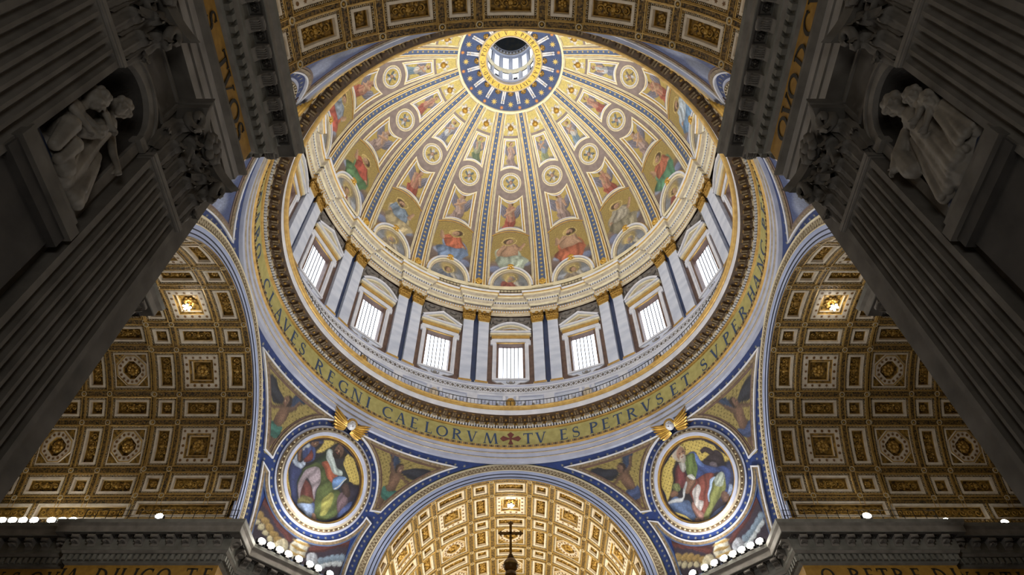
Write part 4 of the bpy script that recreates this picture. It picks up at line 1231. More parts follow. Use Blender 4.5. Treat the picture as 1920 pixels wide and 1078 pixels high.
def paint_right_saint(x, y):
    p = Paint(x, y, GG, 5, dots=13.5)
    def q(pt): X, Y = (pt[0] - 503) / 350 * 4, (550 - pt[1]) / 350 * 4; return (X * .93 + Y * .34, -X * .36 + Y * .93)
    def Z(pts, c, fold=0, ang=None): p.poly([q(t) for t in pts], c, fold, ang=ang)
    Z([(290, 400), (330, 330), (410, 320), (500, 315), (560, 380), (640, 330), (745, 330), (770, 420), (835, 430), (848, 560), (820, 640), (800, 770), (690, 875), (520, 940), (400, 855), (205, 745), (260, 580)], (50, 44, 52), 3)
    Z([(205, 745), (260, 690), (330, 700), (400, 708), (440, 760), (455, 885), (380, 852), (300, 812), (228, 792)], (74, 98, 140), 4)
    Z([(498, 905), (600, 858), (700, 788), (802, 758), (772, 812), (690, 872), (600, 922), (520, 937)], (82, 100, 148), 4)
    Z([(760, 470), (832, 428), (848, 560), (822, 642), (760, 655)], (48, 54, 86), 4)
    Z([(752, 640), (800, 590), (828, 620), (800, 690), (762, 690)], (128, 146, 180), 3)
    Z([(560, 345), (600, 378), (640, 400), (700, 432), (750, 400), (742, 330), (690, 308), (640, 340), (600, 372)], (54, 44, 50), 6)
    Z([(683, 225), (722, 222), (775, 260), (832, 350), (836, 418), (800, 402), (768, 350), (728, 312), (698, 262)], (60, 48, 54), 8)
    Z([(556, 298), (600, 263), (652, 280), (684, 322), (640, 334), (600, 306), (568, 324)], (60, 48, 52), 6)
    Z([(630, 420), (655, 398), (690, 410), (686, 440), (645, 444)], (100, 90, 100))
    Z([(432, 330), (500, 318), (545, 380), (620, 438), (740, 448), (804, 510), (792, 600), (742, 722), (708, 722), (742, 560), (680, 490), (600, 522), (500, 545), (478, 500)], (44, 68, 130), 8)
    Z([(480, 330), (530, 345), (580, 420), (560, 445), (510, 400)], (74, 108, 178), 4)
    Z([(318, 400), (350, 388), (402, 480), (384, 585), (330, 605), (288, 560), (300, 470)], (108, 46, 50), 5)
    Z([(385, 352), (450, 322), (505, 340), (514, 430), (482, 522), (430, 512), (398, 420)], (98, 120, 60), 6)
    Z([(330, 368), (388, 358), (404, 440), (372, 452)], (172, 172, 168), 5)
    Z([(412, 565), (520, 530), (642, 498), (622, 600), (602, 760), (562, 855), (480, 805), (440, 700), (410, 645)], (122, 58, 48), 9, 70)
    Z([(440, 625), (490, 588), (524, 640), (502, 700), (544, 722), (524, 792), (470, 762), (448, 690)], (190, 184, 184), 6, 70)
    Z([(440, 722), (520, 800), (562, 862), (520, 892), (470, 852)], (146, 104, 94), 5)
    Z([(608, 562), (662, 528), (626, 640), (612, 742), (596, 722)], (152, 178, 214), 4)
    Z([(640, 562), (700, 498), (752, 540), (764, 600), (722, 682), (642, 782), (592, 862), (530, 912), (538, 850), (602, 760), (622, 640)], (126, 132, 70), 9, 60)
    Z([(652, 545), (700, 493), (748, 530), (736, 602), (672, 614)], (164, 176, 164), 5)
    Z([(718, 662), (752, 648), (804, 720), (802, 748), (722, 742)], (104, 76, 64), 2)
    Z([(262, 570), (312, 558), (334, 612), (300, 645), (262, 612)], (112, 120, 72), 4)
    Z([(225, 650), (270, 628), (305, 650), (290, 682), (235, 690)], (124, 88, 66))
    Z([(400, 502), (452, 490), (476, 545), (450, 592), (392, 645), (364, 622), (380, 560)], (122, 88, 70), 3)
    Z([(408, 500), (456, 488), (478, 532), (440, 534)], (196, 198, 194), 4)
    Z([(203, 722), (330, 690), (346, 640), (372, 556), (388, 560), (352, 692), (330, 724), (220, 738)], (184, 188, 194), 2)
    a, b = q((335, 300)); p.ell(a, b, .8, .8, (220, 196, 96), soft=.06); p.ring(a, b, .8, .05, (60, 48, 20))
    a, b = q((352, 315)); p.head(a, b, .62, (148, 110, 88), (176, 166, 154), 1, True)
    Z([(445, 868), (480, 858), (492, 900), (462, 912)], (120, 84, 66)); Z([(518, 905), (548, 880), (572, 890), (545, 920)], (146, 128, 92))
    p.ring(0, 0, 4.0, .2, (26, 34, 60)); return p.c

# winged gilded cherub over each medallion
cw = MB(); RC = 5.75
for sg in (-1, 1):
    for j in range(7):
        t = j / 6; L_ = 2.05 - .8 * t; ang = radians(20 - 34 * t)
        P = []
        for i in range(7):
            s = i / 6; w_ = .17 * sin(pi * (.15 + .8 * s)) + .03
            cx_, cy_ = sg * (.35 + L_ * s * cos(ang)), RC + .1 - .1 * j + L_ * s * sin(ang) + .3 * s * s * (1 - t)
            P.append([PEND(cx_, cy_ - w_, .35 + .06 * (6 - j) * (1 - s)), PEND(cx_, cy_, .5 + .06 * (6 - j) * (1 - s)), PEND(cx_, cy_ + w_, .35 + .06 * (6 - j) * (1 - s))])
        cw.grid(P, brightgold if j % 2 else gold)
wing_me = cw.mesh('wing')
cf = MB()
cf.ell(PEND(0, RC, .8), (.46, .46, .52), white, 12, 9); cf.ell(PEND(0, RC - .02, 1.28), (.1, .1, .14), white, 6, 5)
for q in (-1, 1): cf.ell(PEND(q * .17, RC + .1, 1.18), (.055, .05, .05), brown, 6, 4); cf.ell(PEND(q * .22, RC - .14, 1.1), (.15, .15, .14), white, 6, 5)
cf.ell(PEND(0, RC - .24, 1.22), (.11, .06, .05), brown, 6, 4)
for q in range(11):
    a = radians(10 + 16 * q); cf.ell(PEND(.48 * cos(a), RC + .12 + .42 * sin(a), .85), (.17, .17, .17), goldscroll, 6, 5)
cface_me = cf.mesh('face', True)

QN = ['far right', 'far left', 'near left', 'near right']
QS = ['right of the far arch', 'left of the far arch', 'behind the near left cornice', 'behind the near right cornice']
QD = ['on the pendentive right of the far arch', 'on the pendentive left of the far arch', 'on the near left pendentive behind the dark cornice', 'on the near right pendentive behind the dark cornice']
for q in range(4):
    M = RZ(90 * q)
    pw = put('wall_pendentive', pend_me, None, M, 'structure', 'deep blue starry pendentive, %s' % QN[q])
    put('star_row', pstar_me, pw, kind='stuff')
    col = paint_left_saint(MX, MY) if q in (1, 3) else paint_right_saint(MX, MY)
    what = 'man in green with blue book' if q in (1, 3) else 'man in red beside an eagle'
    o = put('saint_medallion', mosaic_mesh('picture', PEND, MX, MY, col, .05), None, M, None, 'round mosaic of a %s, %s' % (what, QS[q]), 'medallion', 'great round mosaics of the pendentives')
    put('frame', medframe_me, o, label='round white and gilded moulded frame')
    c = put('winged_cherub', cface_me, None, M, None, 'white cherub head with gilded wings over the medallion %s' % QS[q], 'sculpture', 'gilt winged cherubs of the pendentives')
    put('wing', wing_me, c, label='gilded wings')
    for sg in (-1, 1):
        x, y = tri_pic[sg]
        side = 'right' if sg > 0 else 'left'
        dr = (52, 110, 100) if (q + sg) % 4 in (0, 2) else (56, 74, 120)
        if q < 2:
            o = put('spandrel_mosaic', mosaic_mesh('angel', PEND, x, y, paint_spandrel(x, y, sg, q * 3 + sg + 2, dr), .03), None, M, None,
                    'mosaic of a dark angel at %s of the medallion %s' % (side, QS[q]), 'mosaic', 'angel spandrel mosaics of the pendentives')
        else:
            o = put('spandrel_mosaic', mosaic_mesh('cloud', PEND, x, y, (lambda p: (cloudbank(p, 7 * sg, 3.5, 3, (120, 130, 160), 14, 5), p.c)[1])(Paint(x, y, (40, 62, 118), q)), .03), None, M, None,
                    'mosaic of blue clouds at %s of the medallion %s' % (side, QS[q]), 'mosaic', 'cloud spandrel mosaics of the pendentives')
        put('frame', tri_me[sg], o)
    o = put('arms_mosaic', mosaic_mesh('arms', PEND, LWX, LWY, paint_arms(LWX, LWY, q), .03), None, M, None, 'dark mosaic of tiara and keys under the medallion %s' % QS[q], 'mosaic', 'keys and tiara mosaics of the pendentives')
    put('frame', low_me, o)

# ------------------------------------------------------------------ arches and coffered vaults of the four arms (built along +y)
def AR(R, y, th): return (R * cos(th), y, SPRING + R * sin(th))
TH = np.linspace(-.02, pi + .02, 97)
ac = MB()
AP = [(15.0, 1.8), (14.95, -.02), (14.87, -.14), (14.72, -.14), (14.66, -.06), (14.12, -.02), (14.06, -.1), (13.98, -.1), (13.96, .06), (13.68, .12), (13.66, .24), (13.60, .26), (13.34, .3), (13.32, .42), (13.26, .44), (13.05, .48), (13.03, .6), (13.03, .8)]
AM = [cream, cream, cream, offwhite, ornband, offwhite, cream, lilac, lilac, rope, rope, lilac, rope, rope, lilac, lilac, lilac]
for j in range(len(AP) - 1):
    ac.grid([[AR(AP[i][0], ARCH_L + AP[i][1] * .5 - .2, t) for i in (j, j + 1)] for t in TH], AM[j])
arch_me = ac.mesh('archivolt')
zg = MB()
def ZS(a, b, h): t = a / 14.4; return AR(14.4 + b, ARCH_L - .23 - h, t)
zg.ribbon(ZS, [(14.4 * pi * i / 224, (.2 if i % 2 else -.2)) for i in range(225)], .07, 0, .07, zigm)
for i in range(112): zg.fan(ZS, circle(14.4 * pi * (2 * i + .5) / 224, -.16, .07, 5), (14.4 * pi * (2 * i + .5) / 224, -.16), .05, zigm)
zig_me = zg.mesh('zigzag')

COLS = [(24.8, 'n'), (27.95, 'w'), (31.15, 'n'), (34.5, 'w'), (37.7, 'n'), (40.8, 'w'), (44.0, 'n'), (47.1, 'w'), (50.3, 'n')]
ROWS = [(17.0, 's'), (31.6, 't'), (46.1, 's'), (60.75, 't'), (75.4, 's'), (90, 't'), (104.6, 's'), (119.25, 't'), (133.9, 's'), (148.4, 't'), (163.0, 's')]
R2 = 13.45
HC = {'w': 1.77, 'n': .95}; HR = {'t': 1.77 / 13, 's': .95 / 13}
vs = MB()
def vstrip(R, y0, y1, t0, t1, m, nt):
    vs.grid([[AR(R, y0, t0 + (t1 - t0) * i / nt), AR(R, y1, t0 + (t1 - t0) * i / nt)] for i in range(nt + 1)], m)
vstrip(13.6, 23.5, 32.3, 0, pi, goldrel, 48); vstrip(14.05, 32.3, 60, 0, pi, goldrel, 48); vstrip(15.2, 23.6, 60, -.05, pi + .05, stone, 32)
vs.grid([[AR(13.0, 32.3, t), AR(R2 + .6, 32.3, t)] for t in TH], offwhite)
def colgaps(cols, lo, hi):
    e = [lo] + [v for c, k in cols for v in (c - HC[k], c + HC[k])] + [hi]
    return [(e[i], e[i + 1]) for i in range(0, len(e), 2)]
G1 = colgaps(COLS[:3], 23.3, 32.3); G2 = colgaps(COLS[3:], 32.3, 60)
tb = radians(11.3)
rg = [tb] + [v for d, k in ROWS for v in (radians(d) - HR[k], radians(d) + HR[k])] + [pi - tb]
RG = [(rg[i], rg[i + 1]) for i in range(0, len(rg), 2)]
for gaps, R, lo, hi in ((G1, 13.0, 23.3, 32.3), (G2, R2, 32.3, 60)):
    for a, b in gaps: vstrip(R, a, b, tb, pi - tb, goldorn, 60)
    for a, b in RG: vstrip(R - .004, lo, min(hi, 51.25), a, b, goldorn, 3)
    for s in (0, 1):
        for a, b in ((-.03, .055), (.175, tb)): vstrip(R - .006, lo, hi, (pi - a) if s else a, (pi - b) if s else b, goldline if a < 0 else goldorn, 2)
    for a, b in gaps:                                    # thin gilt fillets along the bands
        for y in (a + .05, b - .05): vs.grid([[AR(R - .03, y - .03, t), AR(R - .03, y + .03, t)] for t in TH[5:-5]], goldline)
    for a, b in RG:
        for t in (a + .004, b - .004): vs.grid([[AR(R - .03, y, t - .0022), AR(R - .03, y, t + .0022)] for y in (lo, min(hi, 51.2))], goldline)
vault_me = vs.mesh('vault')

def VS(w, t, h): R = 13.0 - h; return (R * sin(t / 13.0), w, R * cos(t / 13.0))
def octp(a, c, cut, n=3):
    v = [(a, -c + cut), (a, c - cut), (a - cut, c), (-a + cut, c), (-a, c - cut), (-a, -c + cut), (-a + cut, -c), (a - cut, -c)]
    out = []
    for i in range(8):
        p, q = v[i], v[(i + 1) % 8]
        for k in range(n): out.append((p[0] + (q[0] - p[0]) * k / n, p[1] + (q[1] - p[1]) * k / n))
    return out
def coffer(a, c, kind):
    m = MB()
    def rings(L_):
        for (p0, h0), (p1, h1), mm in L_: m.grid([[VS(x, y, h0) for x, y in p0], [VS(x, y, h1) for x, y in p1]], mm, cv=True)
    sq = lambda d, cut=0: octp(a - d, c - d, cut)
    e = -.22
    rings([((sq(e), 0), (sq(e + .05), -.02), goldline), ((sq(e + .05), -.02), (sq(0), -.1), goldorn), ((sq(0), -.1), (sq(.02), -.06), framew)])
    # egg moulding
    per = 2 * a + 2 * c
    for (x0, y0, x1, y1, nx, ny) in ((-a, -c, a, -c, 0, -1), (a, -c, a, c, 1, 0), (a, c, -a, c, 0, 1), (-a, c, -a, -c, -1, 0)):
        l = hypot(x1 - x0, y1 - y0); n = max(4, int(l / .27))
        for i in range(n):
            u = (i + .5) / n; px, py = x0 + (x1 - x0) * u, y0 + (y1 - y0) * u
            ex, ey = (x1 - x0) / l, (y1 - y0) / l
            pts = [(px + ex * .085 * cos(t) + nx * (.03 + .12 * sin(t)), py + ey * .085 * cos(t) + ny * (.03 + .12 * sin(t))) for t in np.linspace(0, pi, 6)]
            m.ribbon(VS, pts, .028, -.1, -.03, zigm)
    if kind in ('sq', 'oct'):
        if kind == 'sq':
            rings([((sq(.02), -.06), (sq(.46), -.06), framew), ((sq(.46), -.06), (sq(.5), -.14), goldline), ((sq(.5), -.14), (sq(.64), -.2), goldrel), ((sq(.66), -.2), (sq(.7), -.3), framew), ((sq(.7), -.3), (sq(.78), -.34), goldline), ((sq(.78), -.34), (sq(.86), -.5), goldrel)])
            pos = [(x, s * (c - .27)) for x in np.linspace(-a + .27, a - .27, 5) for s in (-1, 1)] + [(s * (a - .27), y) for y in np.linspace(-c + .27, c - .27, 5)[1:-1] for s in (-1, 1)]
        else:
            k1, k2 = .86, .66
            rings([((sq(.02), -.06), (sq(.12), -.06), framew), ((sq(.12), -.06), (octp(a - .16, c - .16, k1), -.12), goldrel), ((octp(a - .16, c - .16, k1), -.12), (octp(a - .22, c - .22, k1), -.06), framew), ((octp(a - .22, c - .22, k1), -.06), (octp(a - .3, c - .3, k1 - .02), -.06), goldline),
                   ((octp(a - .3, c - .3, k1 - .02), -.08), (octp(a - .74, c - .74, k2 - .06), -.1), framew), ((octp(a - .74, c - .74, k2 - .06), -.1), (octp(a - .8, c - .8, .52), -.2), goldline), ((octp(a - .8, c - .8, .52), -.2), (octp(a - .95, c - .95, .42), -.5), goldrel)])
            pos = [((a - .53) * 1.02 * cos(t), (c - .53) * 1.02 * sin(t)) for t in np.linspace(0, 2 * pi, 17)[:-1]]
        for i, (x, y) in enumerate(pos):
            if i % 2: m.fan(VS, circle(x, y, .13, 9), (x, y), -.035, dotm)
            else: m.fan(VS, star_poly(x, y, .17, 6, .45), (x, y), -.035, dotm)
    else:
        f = .2
        rings([((sq(.02), -.06), (sq(f), -.06), framew), ((sq(f), -.06), (sq(f + .02), -.3), framew), ((sq(f + .02), -.3), (sq(f + .07), -.3), goldline), ((sq(f + .07), -.3), (sq(f + .09), -.45), goldrel)])
    return m.mesh('coffer')
def relief(a, c, kind):
    m = MB(); d = -.44
    m.grid([[VS(x, y, d) for x in np.linspace(-a, a, 3)] for y in np.linspace(-c, c, 5)], goldrel)
    def spiral(cx, cy, r, sg, ph=0):
        pts = []
        for i in range(22):
            t = i / 21; rr_ = r * (1 - .8 * t); an = ph + sg * 4.2 * pi * t * .62
            pts.append(VS(cx + rr_ * cos(an), cy + rr_ * sin(an), d + .08))
        m.tube(pts, [.055 * (1 - .35 * i / 21) for i in range(22)], goldscroll, 5)
        m.ell(VS(cx, cy, d + .09), (.1, .1, .1), goldscroll, 6, 4)
    if kind in ('sq', 'oct'):
        for q in range(8):
            an = 2 * pi * q / 8; m.ell(VS(.34 * cos(an), .34 * sin(an), d + .14), (.2, .2, .16), goldscroll, 7, 5)
            an += pi / 8; m.ell(VS(.5 * cos(an), .5 * sin(an), d + .08), (.17, .17, .1), goldrel, 6, 4)
        m.ell(VS(0, 0, d + .24), (.2, .2, .2), goldscroll, 8, 6)
    elif a > 1.2 or c > 1.2:
        n = 4; Lm = max(a, c) - .15; w_ = min(a, c)
        for i in range(n):
            u = -Lm + 2 * Lm * (i + .5) / n
            cx, cy = (u, 0) if a > c else (0, u)
            spiral(cx, cy, min(w_ * .8, Lm / n * .92), 1 if i % 2 else -1, i * 1.5)
            for sg in (-1, 1):
                ex, ey = (u + Lm / n, sg * w_ * .55) if a > c else (sg * w_ * .55, u + Lm / n)
                if i < n - 1: m.ell(VS(ex, ey, d + .05), (.14, .14, .1), goldscroll, 6, 4)
        m.ell(VS(0, 0, d + .12), (.2, .2, .14), goldscroll, 8, 5)
    else:
        for q in range(6):
            an = 2 * pi * q / 6; m.ell(VS(.2 * cos(an), .2 * sin(an), d + .07), (.13, .13, .09), goldscroll, 6, 4)
        m.ell(VS(0, 0, d + .12), (.12, .12, .12), goldscroll, 7, 5)
    return m.mesh('relief_panel', True)
DIM = {('w', 't'): (1.55, 1.55), ('w', 's'): (1.55, .72), ('n', 't'): (.73, 1.55), ('n', 's'): (.73, .72)}
CM = {}
for key, (a, c) in DIM.items():
    if key == ('w', 't'):
        CM['sq'] = (coffer(a, c, 'sq'), relief(a - .86, c - .86, 'sq')); CM['oct'] = (coffer(a, c, 'oct'), relief(a - .9, c - .9, 'oct'))
    else: CM[key] = (coffer(a, c, ''), relief(a - .27, c - .27, ''))
CM['long'] = (coffer(3.95, .72, ''), None)
lm_ = MB(); lm_.grid([[VS(x, y, -.4) for x in np.linspace(-3.6, 3.6, 3)] for y in np.linspace(-.4, .4, 3)], goldrel)
for i in range(11):
    u = -3.3 + .66 * i
    pts = [VS(u + .26 * (1 - .8 * t) * cos(7.5 * t), (.26 * (1 - .8 * t)) * sin(7.5 * t) * (1 if i % 2 else -1), -.32) for t in np.linspace(0, 1, 18)]
    lm_.tube(pts, .05, goldscroll, 5)
CM['long'] = (CM['long'][0], lm_.mesh('relief_panel', True))
bm_ = MB()
bm_.ribbon(VS, circle(0, 0, .2, 14), .06, 0, .08, zigm, True)
bm_.ell(VS(0, 0, .02), (.11, .11, .09), goldscroll, 6, 4)
bossv_me = bm_.mesh('boss')
fr_ = MB()                                               # gilded Greek fret strip above the cornice
def FS(a, b, h): return AR(13.0 - h, a, b / 13.0)
for i in range(70):
    y = 24.1 + i * .36
    fr_.ribbon(FS, [(y, .12), (y, .55), (y + .27, .55), (y + .27, .25), (y + .12, .25), (y + .12, .38)], .05, 0, .05, goldorn)
    fr_.ribbon(lambda a, b, h: AR(13.0 - h, a, pi - b / 13.0), [(y, .12), (y, .55), (y + .27, .55), (y + .27, .25), (y + .12, .25), (y + .12, .38)], .05, 0, .05, goldorn)
fret_me = fr_.mesh('fret')

ARMS = [(0, 'ceiling_far', 'bright gilded coffered vault beyond the far arch'), (90, 'ceiling_left', 'brown and white coffered vault of the left arm'),
        (180, 'ceiling_near', 'coffered vault end overhead at the top'), (270, 'ceiling_right', 'brown and white coffered vault of the right arm')]
VAULT = {}
for rot, nm, lab in ARMS:
    v = put(nm, vault_me, None, RZ(rot) @ T(0, .45 if rot == 0 else (.1 if rot == 180 else 0), 0), 'structure', lab); VAULT[rot] = v
    a_ = put('archivolt', arch_me, v, label='pale blue stepped arch'); put('zigzag_band', zig_me, a_, kind='stuff')
    put('fret_band', fret_me, v, kind='stuff')
    for ci, (d, ck) in enumerate(COLS):
        if rot == 180 and ci > 3: continue
        for deg, rk in ROWS:
            key = ('sq' if ci < 3 else 'oct') if (ck, rk) == ('w', 't') else (ck, rk)
            sc = 1.0 if ci < 3 else R2 / 13.0
            M = T(0, d, SPRING) @ Matrix.Rotation(radians(90 - deg), 4, 'Y') @ Matrix.Diagonal((sc, 1, sc, 1))
            cme, rme = CM[key]
            co = put('coffer', cme, v, M)
            put('relief_panel', rme, co)
    for d, sc in ((28.0, 1.0),) + (() if rot == 180 else ((36.6, R2 / 13), (45.0, R2 / 13))):
        for deg in (6.9, 173.1):
            co = put('long_panel', CM['long'][0], v, T(0, d, SPRING) @ Matrix.Rotation(radians(90 - deg), 4, 'Y') @ Matrix.Diagonal((sc, 1, sc, 1)))
            put('relief_panel', CM['long'][1], co)
    for gaps, sc in ((G1, 1.0), (G2[:4], R2 / 13.0)):
        if rot == 180 and sc > 1: continue
        for a, b in gaps:
            if b - a > 1: continue
            for t0, t1 in RG:
                put('boss', bossv_me, v, T(0, (a + b) / 2, SPRING) @ Matrix.Rotation(pi / 2 - (t0 + t1) / 2, 4, 'Y') @ Matrix.Diagonal((sc, 1, sc, 1)))
for rot, nm in ((0, 'wall_far'), (90, 'wall_left'), (180, 'wall_near'), (270, 'wall_right')):
    ew = MB(); ew.box((0, 60.3, 22), (34, .6, 52), stonelight); put(nm, ew, None, RZ(rot), 'structure')
# ------------------------------------------------------------------ piers: cornice, walls, fluted pilasters
PATH = [(60, 12.8), (34.5, 12.8), (34.5, 12.3), (22.7, 12.3), (22.7, 14.78), (14.78, 22.7), (12.3, 22.7), (12.3, 34.5), (12.8, 34.5), (12.8, 60)]
def offset_path(path, d):
    out = []; n = len(path)
    for i, p in enumerate(path):
        ds = []
        if i > 0: ds.append((path[i][0] - path[i - 1][0], path[i][1] - path[i - 1][1]))
        if i < n - 1: ds.append((path[i + 1][0] - path[i][0], path[i + 1][1] - path[i][1]))
        ns = [(-y / hypot(x, y), x / hypot(x, y)) for x, y in ds]
        if len(ns) == 1: out.append((p[0] + ns[0][0] * d, p[1] + ns[0][1] * d))
        else:
            kx, ky = ns[0][0] + ns[1][0], ns[0][1] + ns[1][1]; l = hypot(kx, ky); kx, ky = kx / l, ky / l
            f = d / max(.3, kx * ns[0][0] + ky * ns[0][1]); out.append((p[0] + kx * f, p[1] + ky * f))
    return out
EPR = [(-.7, 26.0), (0, 26.0), (0, 26.55), (.07, 26.6), (.07, 27.15), (.14, 27.2), (.14, 27.7), (.34, 27.95), (.36, 28.1), (.05, 28.15), (.05, 29.9), (.2, 30.0), (.3, 30.12), (.3, 30.58), (.5, 30.66), (.62, 30.85), (.66, 30.9), (.66, 31.75), (.75, 31.9), (1.36, 31.95), (1.4, 32.0), (1.4, 32.5), (1.55, 32.7), (1.6, 33.0), (-1.8, 33.05)]
EMT = [stone, stonewhite, stone, stonewhite, stone, stonewhite, stone, stone, stone, friezeyel, stonelight, cornicem, cornicem, cornicem, stonelight, cornicem, cornicem, cornicem, stone, cornicem, stonelight, stonelight, cornicem, cornicem]
ents = MB()
for j in range(len(EPR) - 1):
    A, B = offset_path(PATH, EPR[j][0]), offset_path(PATH, EPR[j + 1][0])
    ents.grid([[(x, y, EPR[j][1]), (u, w, EPR[j + 1][1])] for (x, y), (u, w) in zip(A, B)], EMT[j])
ent_me = ents.mesh('cornice')
def along(off, step, margin=.3, segs=None):
    P = offset_path(PATH, off); out = []
    for i in range(len(P) - 1):
        (x0, y0), (x1, y1) = P[i], P[i + 1]; l = hypot(x1 - x0, y1 - y0)
        if l < .8: continue
        dx, dy = (x1 - x0) / l, (y1 - y0) / l; n = max(1, int((l - 2 * margin) / step))
        for k in range(n + 1):
            s = margin + (l - 2 * margin) * k / n
            out.append((x0 + dx * s, y0 + dy * s, atan2(dy, dx)))
    return out
dt = MB()
for x, y, a in along(.38, .46, .2): dt.box((x, y, 30.35), (.26, .3, .44), cornicem, Matrix.Rotation(a, 4, 'Z'))
dent_me = dt.mesh('dentil')
mq = MB()                                                # modillion: scrolled bracket with a leaf under it; y+ is the open side
mq.grid([[(sx * .3, y, z) for y, z in ((-.1, 31.85), (.62, 31.85), (.66, 31.7), (.6, 31.58), (.4, 31.6), (.15, 31.4), (.05, 31.15), (-.1, 31.05))] for sx in (-1, 1)], stonelight)
for sx in (-1, 1): mq.add([(sx * .3, y, z) for y, z in ((-.1, 31.85), (.62, 31.85), (.66, 31.7), (.6, 31.58), (.4, 31.6), (.15, 31.4), (.05, 31.15), (-.1, 31.05))], [tuple(range(8))], stonelight)
for i in range(5):
    mq.ell((-.2 + .1 * i, .3, 31.46 - .03 * abs(i - 2)), (.07, .3, .1), stonelight, 5, 4)
mq.ell((0, .62, 31.66), (.32, .1, .1), stonelight, 7, 4)
modil_me = mq.mesh('modillion')
rq = MB()                                                # sunk coffer with a rosette in the soffit
rq.box((0, .3, 31.92), (.62, .6, .04), stone); 
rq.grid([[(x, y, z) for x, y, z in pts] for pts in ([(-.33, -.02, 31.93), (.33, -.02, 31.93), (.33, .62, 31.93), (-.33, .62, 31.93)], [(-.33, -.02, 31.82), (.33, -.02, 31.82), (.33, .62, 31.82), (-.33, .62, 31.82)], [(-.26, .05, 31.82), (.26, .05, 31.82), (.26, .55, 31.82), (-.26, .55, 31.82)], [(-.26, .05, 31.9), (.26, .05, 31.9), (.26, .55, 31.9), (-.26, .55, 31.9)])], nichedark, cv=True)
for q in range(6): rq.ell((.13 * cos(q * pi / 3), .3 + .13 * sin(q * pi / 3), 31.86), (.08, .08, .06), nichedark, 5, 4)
rq.ell((0, .3, 31.84), (.07, .07, .06), stonelight, 6, 4)
ros_me = rq.mesh('rosette')

DQ = ['far right', 'far left', 'near left', 'near right']
CORN = []
for q in range(4):
    c = put('trim_%d' % (4 + q), ent_me, None, RZ(90 * q), 'structure', 'grey stone entablature with yellow inscription frieze on the %s pier' % DQ[q])
    CORN.append(c)
    put('dentil_row', dent_me, c, kind='stuff')
    for i, (x, y, a) in enumerate(along(.66, .62, .35)):
        if hypot(x, y) > 49: continue
        put('modillion' if i % 2 == 0 else 'rosette', modil_me if i % 2 == 0 else ros_me, c, T(x, y, 0) @ Matrix.Rotation(a, 4, 'Z'))

# lettering on the friezes: u along the arm, o towards the open side
def frame_face(arm, side):
    """matrix from (u, o, z) of a pier face (plane at 13 m) to the world; arm in 'far near left right', side = sign of the other axis"""
    m = Matrix.Identity(4)
    if arm in ('far', 'near'):
        sy = 1 if arm == 'far' else -1
        cols = ((0, sy, 0), (-side, 0, 0), (side * 13, 0, 0))
    else:
        sx = 1 if arm == 'right' else -1
        cols = ((sx, 0, 0), (0, -side, 0), (0, side * 13, 0))
    for r in range(3):
        m[r][0], m[r][1], m[r][3] = cols[0][r], cols[1][r], cols[2][r]
    m[2][2] = 1
    return m
def frieze_text(corner, items, arm, side, reading, hgt=1.15, zc=29.05):
    M = frame_face(arm, side)
    for ch_, u in items:
        off = .77 if u < 34.6 else .27
        def S(x, y, h): return M @ Vector((u + reading * x, off + h, zc + y))
        inv = CORN[corner].matrix_basis.inverted()
        def S2(x, y, h): return tuple(inv @ S(x, y, h))
        put('letter', letter_mesh(ch_, S2, hgt, letterdark, .03), CORN[corner])
frieze_text(2, [('P', 31.7), ('V', 30.6), ('S', 28.85), ('T', 27.1), ('V', 26.15), ('O', 24.95), ('S', 24.0)], 'near', -1, -1)
frieze_text(3, [('Q', 24.15), ('V', 25.15), ('O', 26.1), ('D', 27.4), ('C', 28.7), ('V', 29.8), ('M', 31.0)], 'near', 1, 1)
frieze_text(1, [('V', 39.6), ('S', 38.2), ('O', 36.6), ('V', 35.4), ('I', 34.35), ('A', 33.6), ('D', 31.35), ('I', 30.25), ('L', 29.55), ('I', 28.75), ('G', 27.85), ('O', 26.55), ('T', 24.5), ('E', 23.25)], 'left', 1, -1)
frieze_text(0, [('O', 24.3), ('P', 26.3), ('E', 27.5), ('T', 28.55), ('R', 29.75), ('E', 31.1), ('D', 32.85), ('I', 34.0), ('X', 35.1), ('I', 36.2), ('S', 37.2), ('T', 38.3), ('I', 39.3)], 'right', 1, 1)

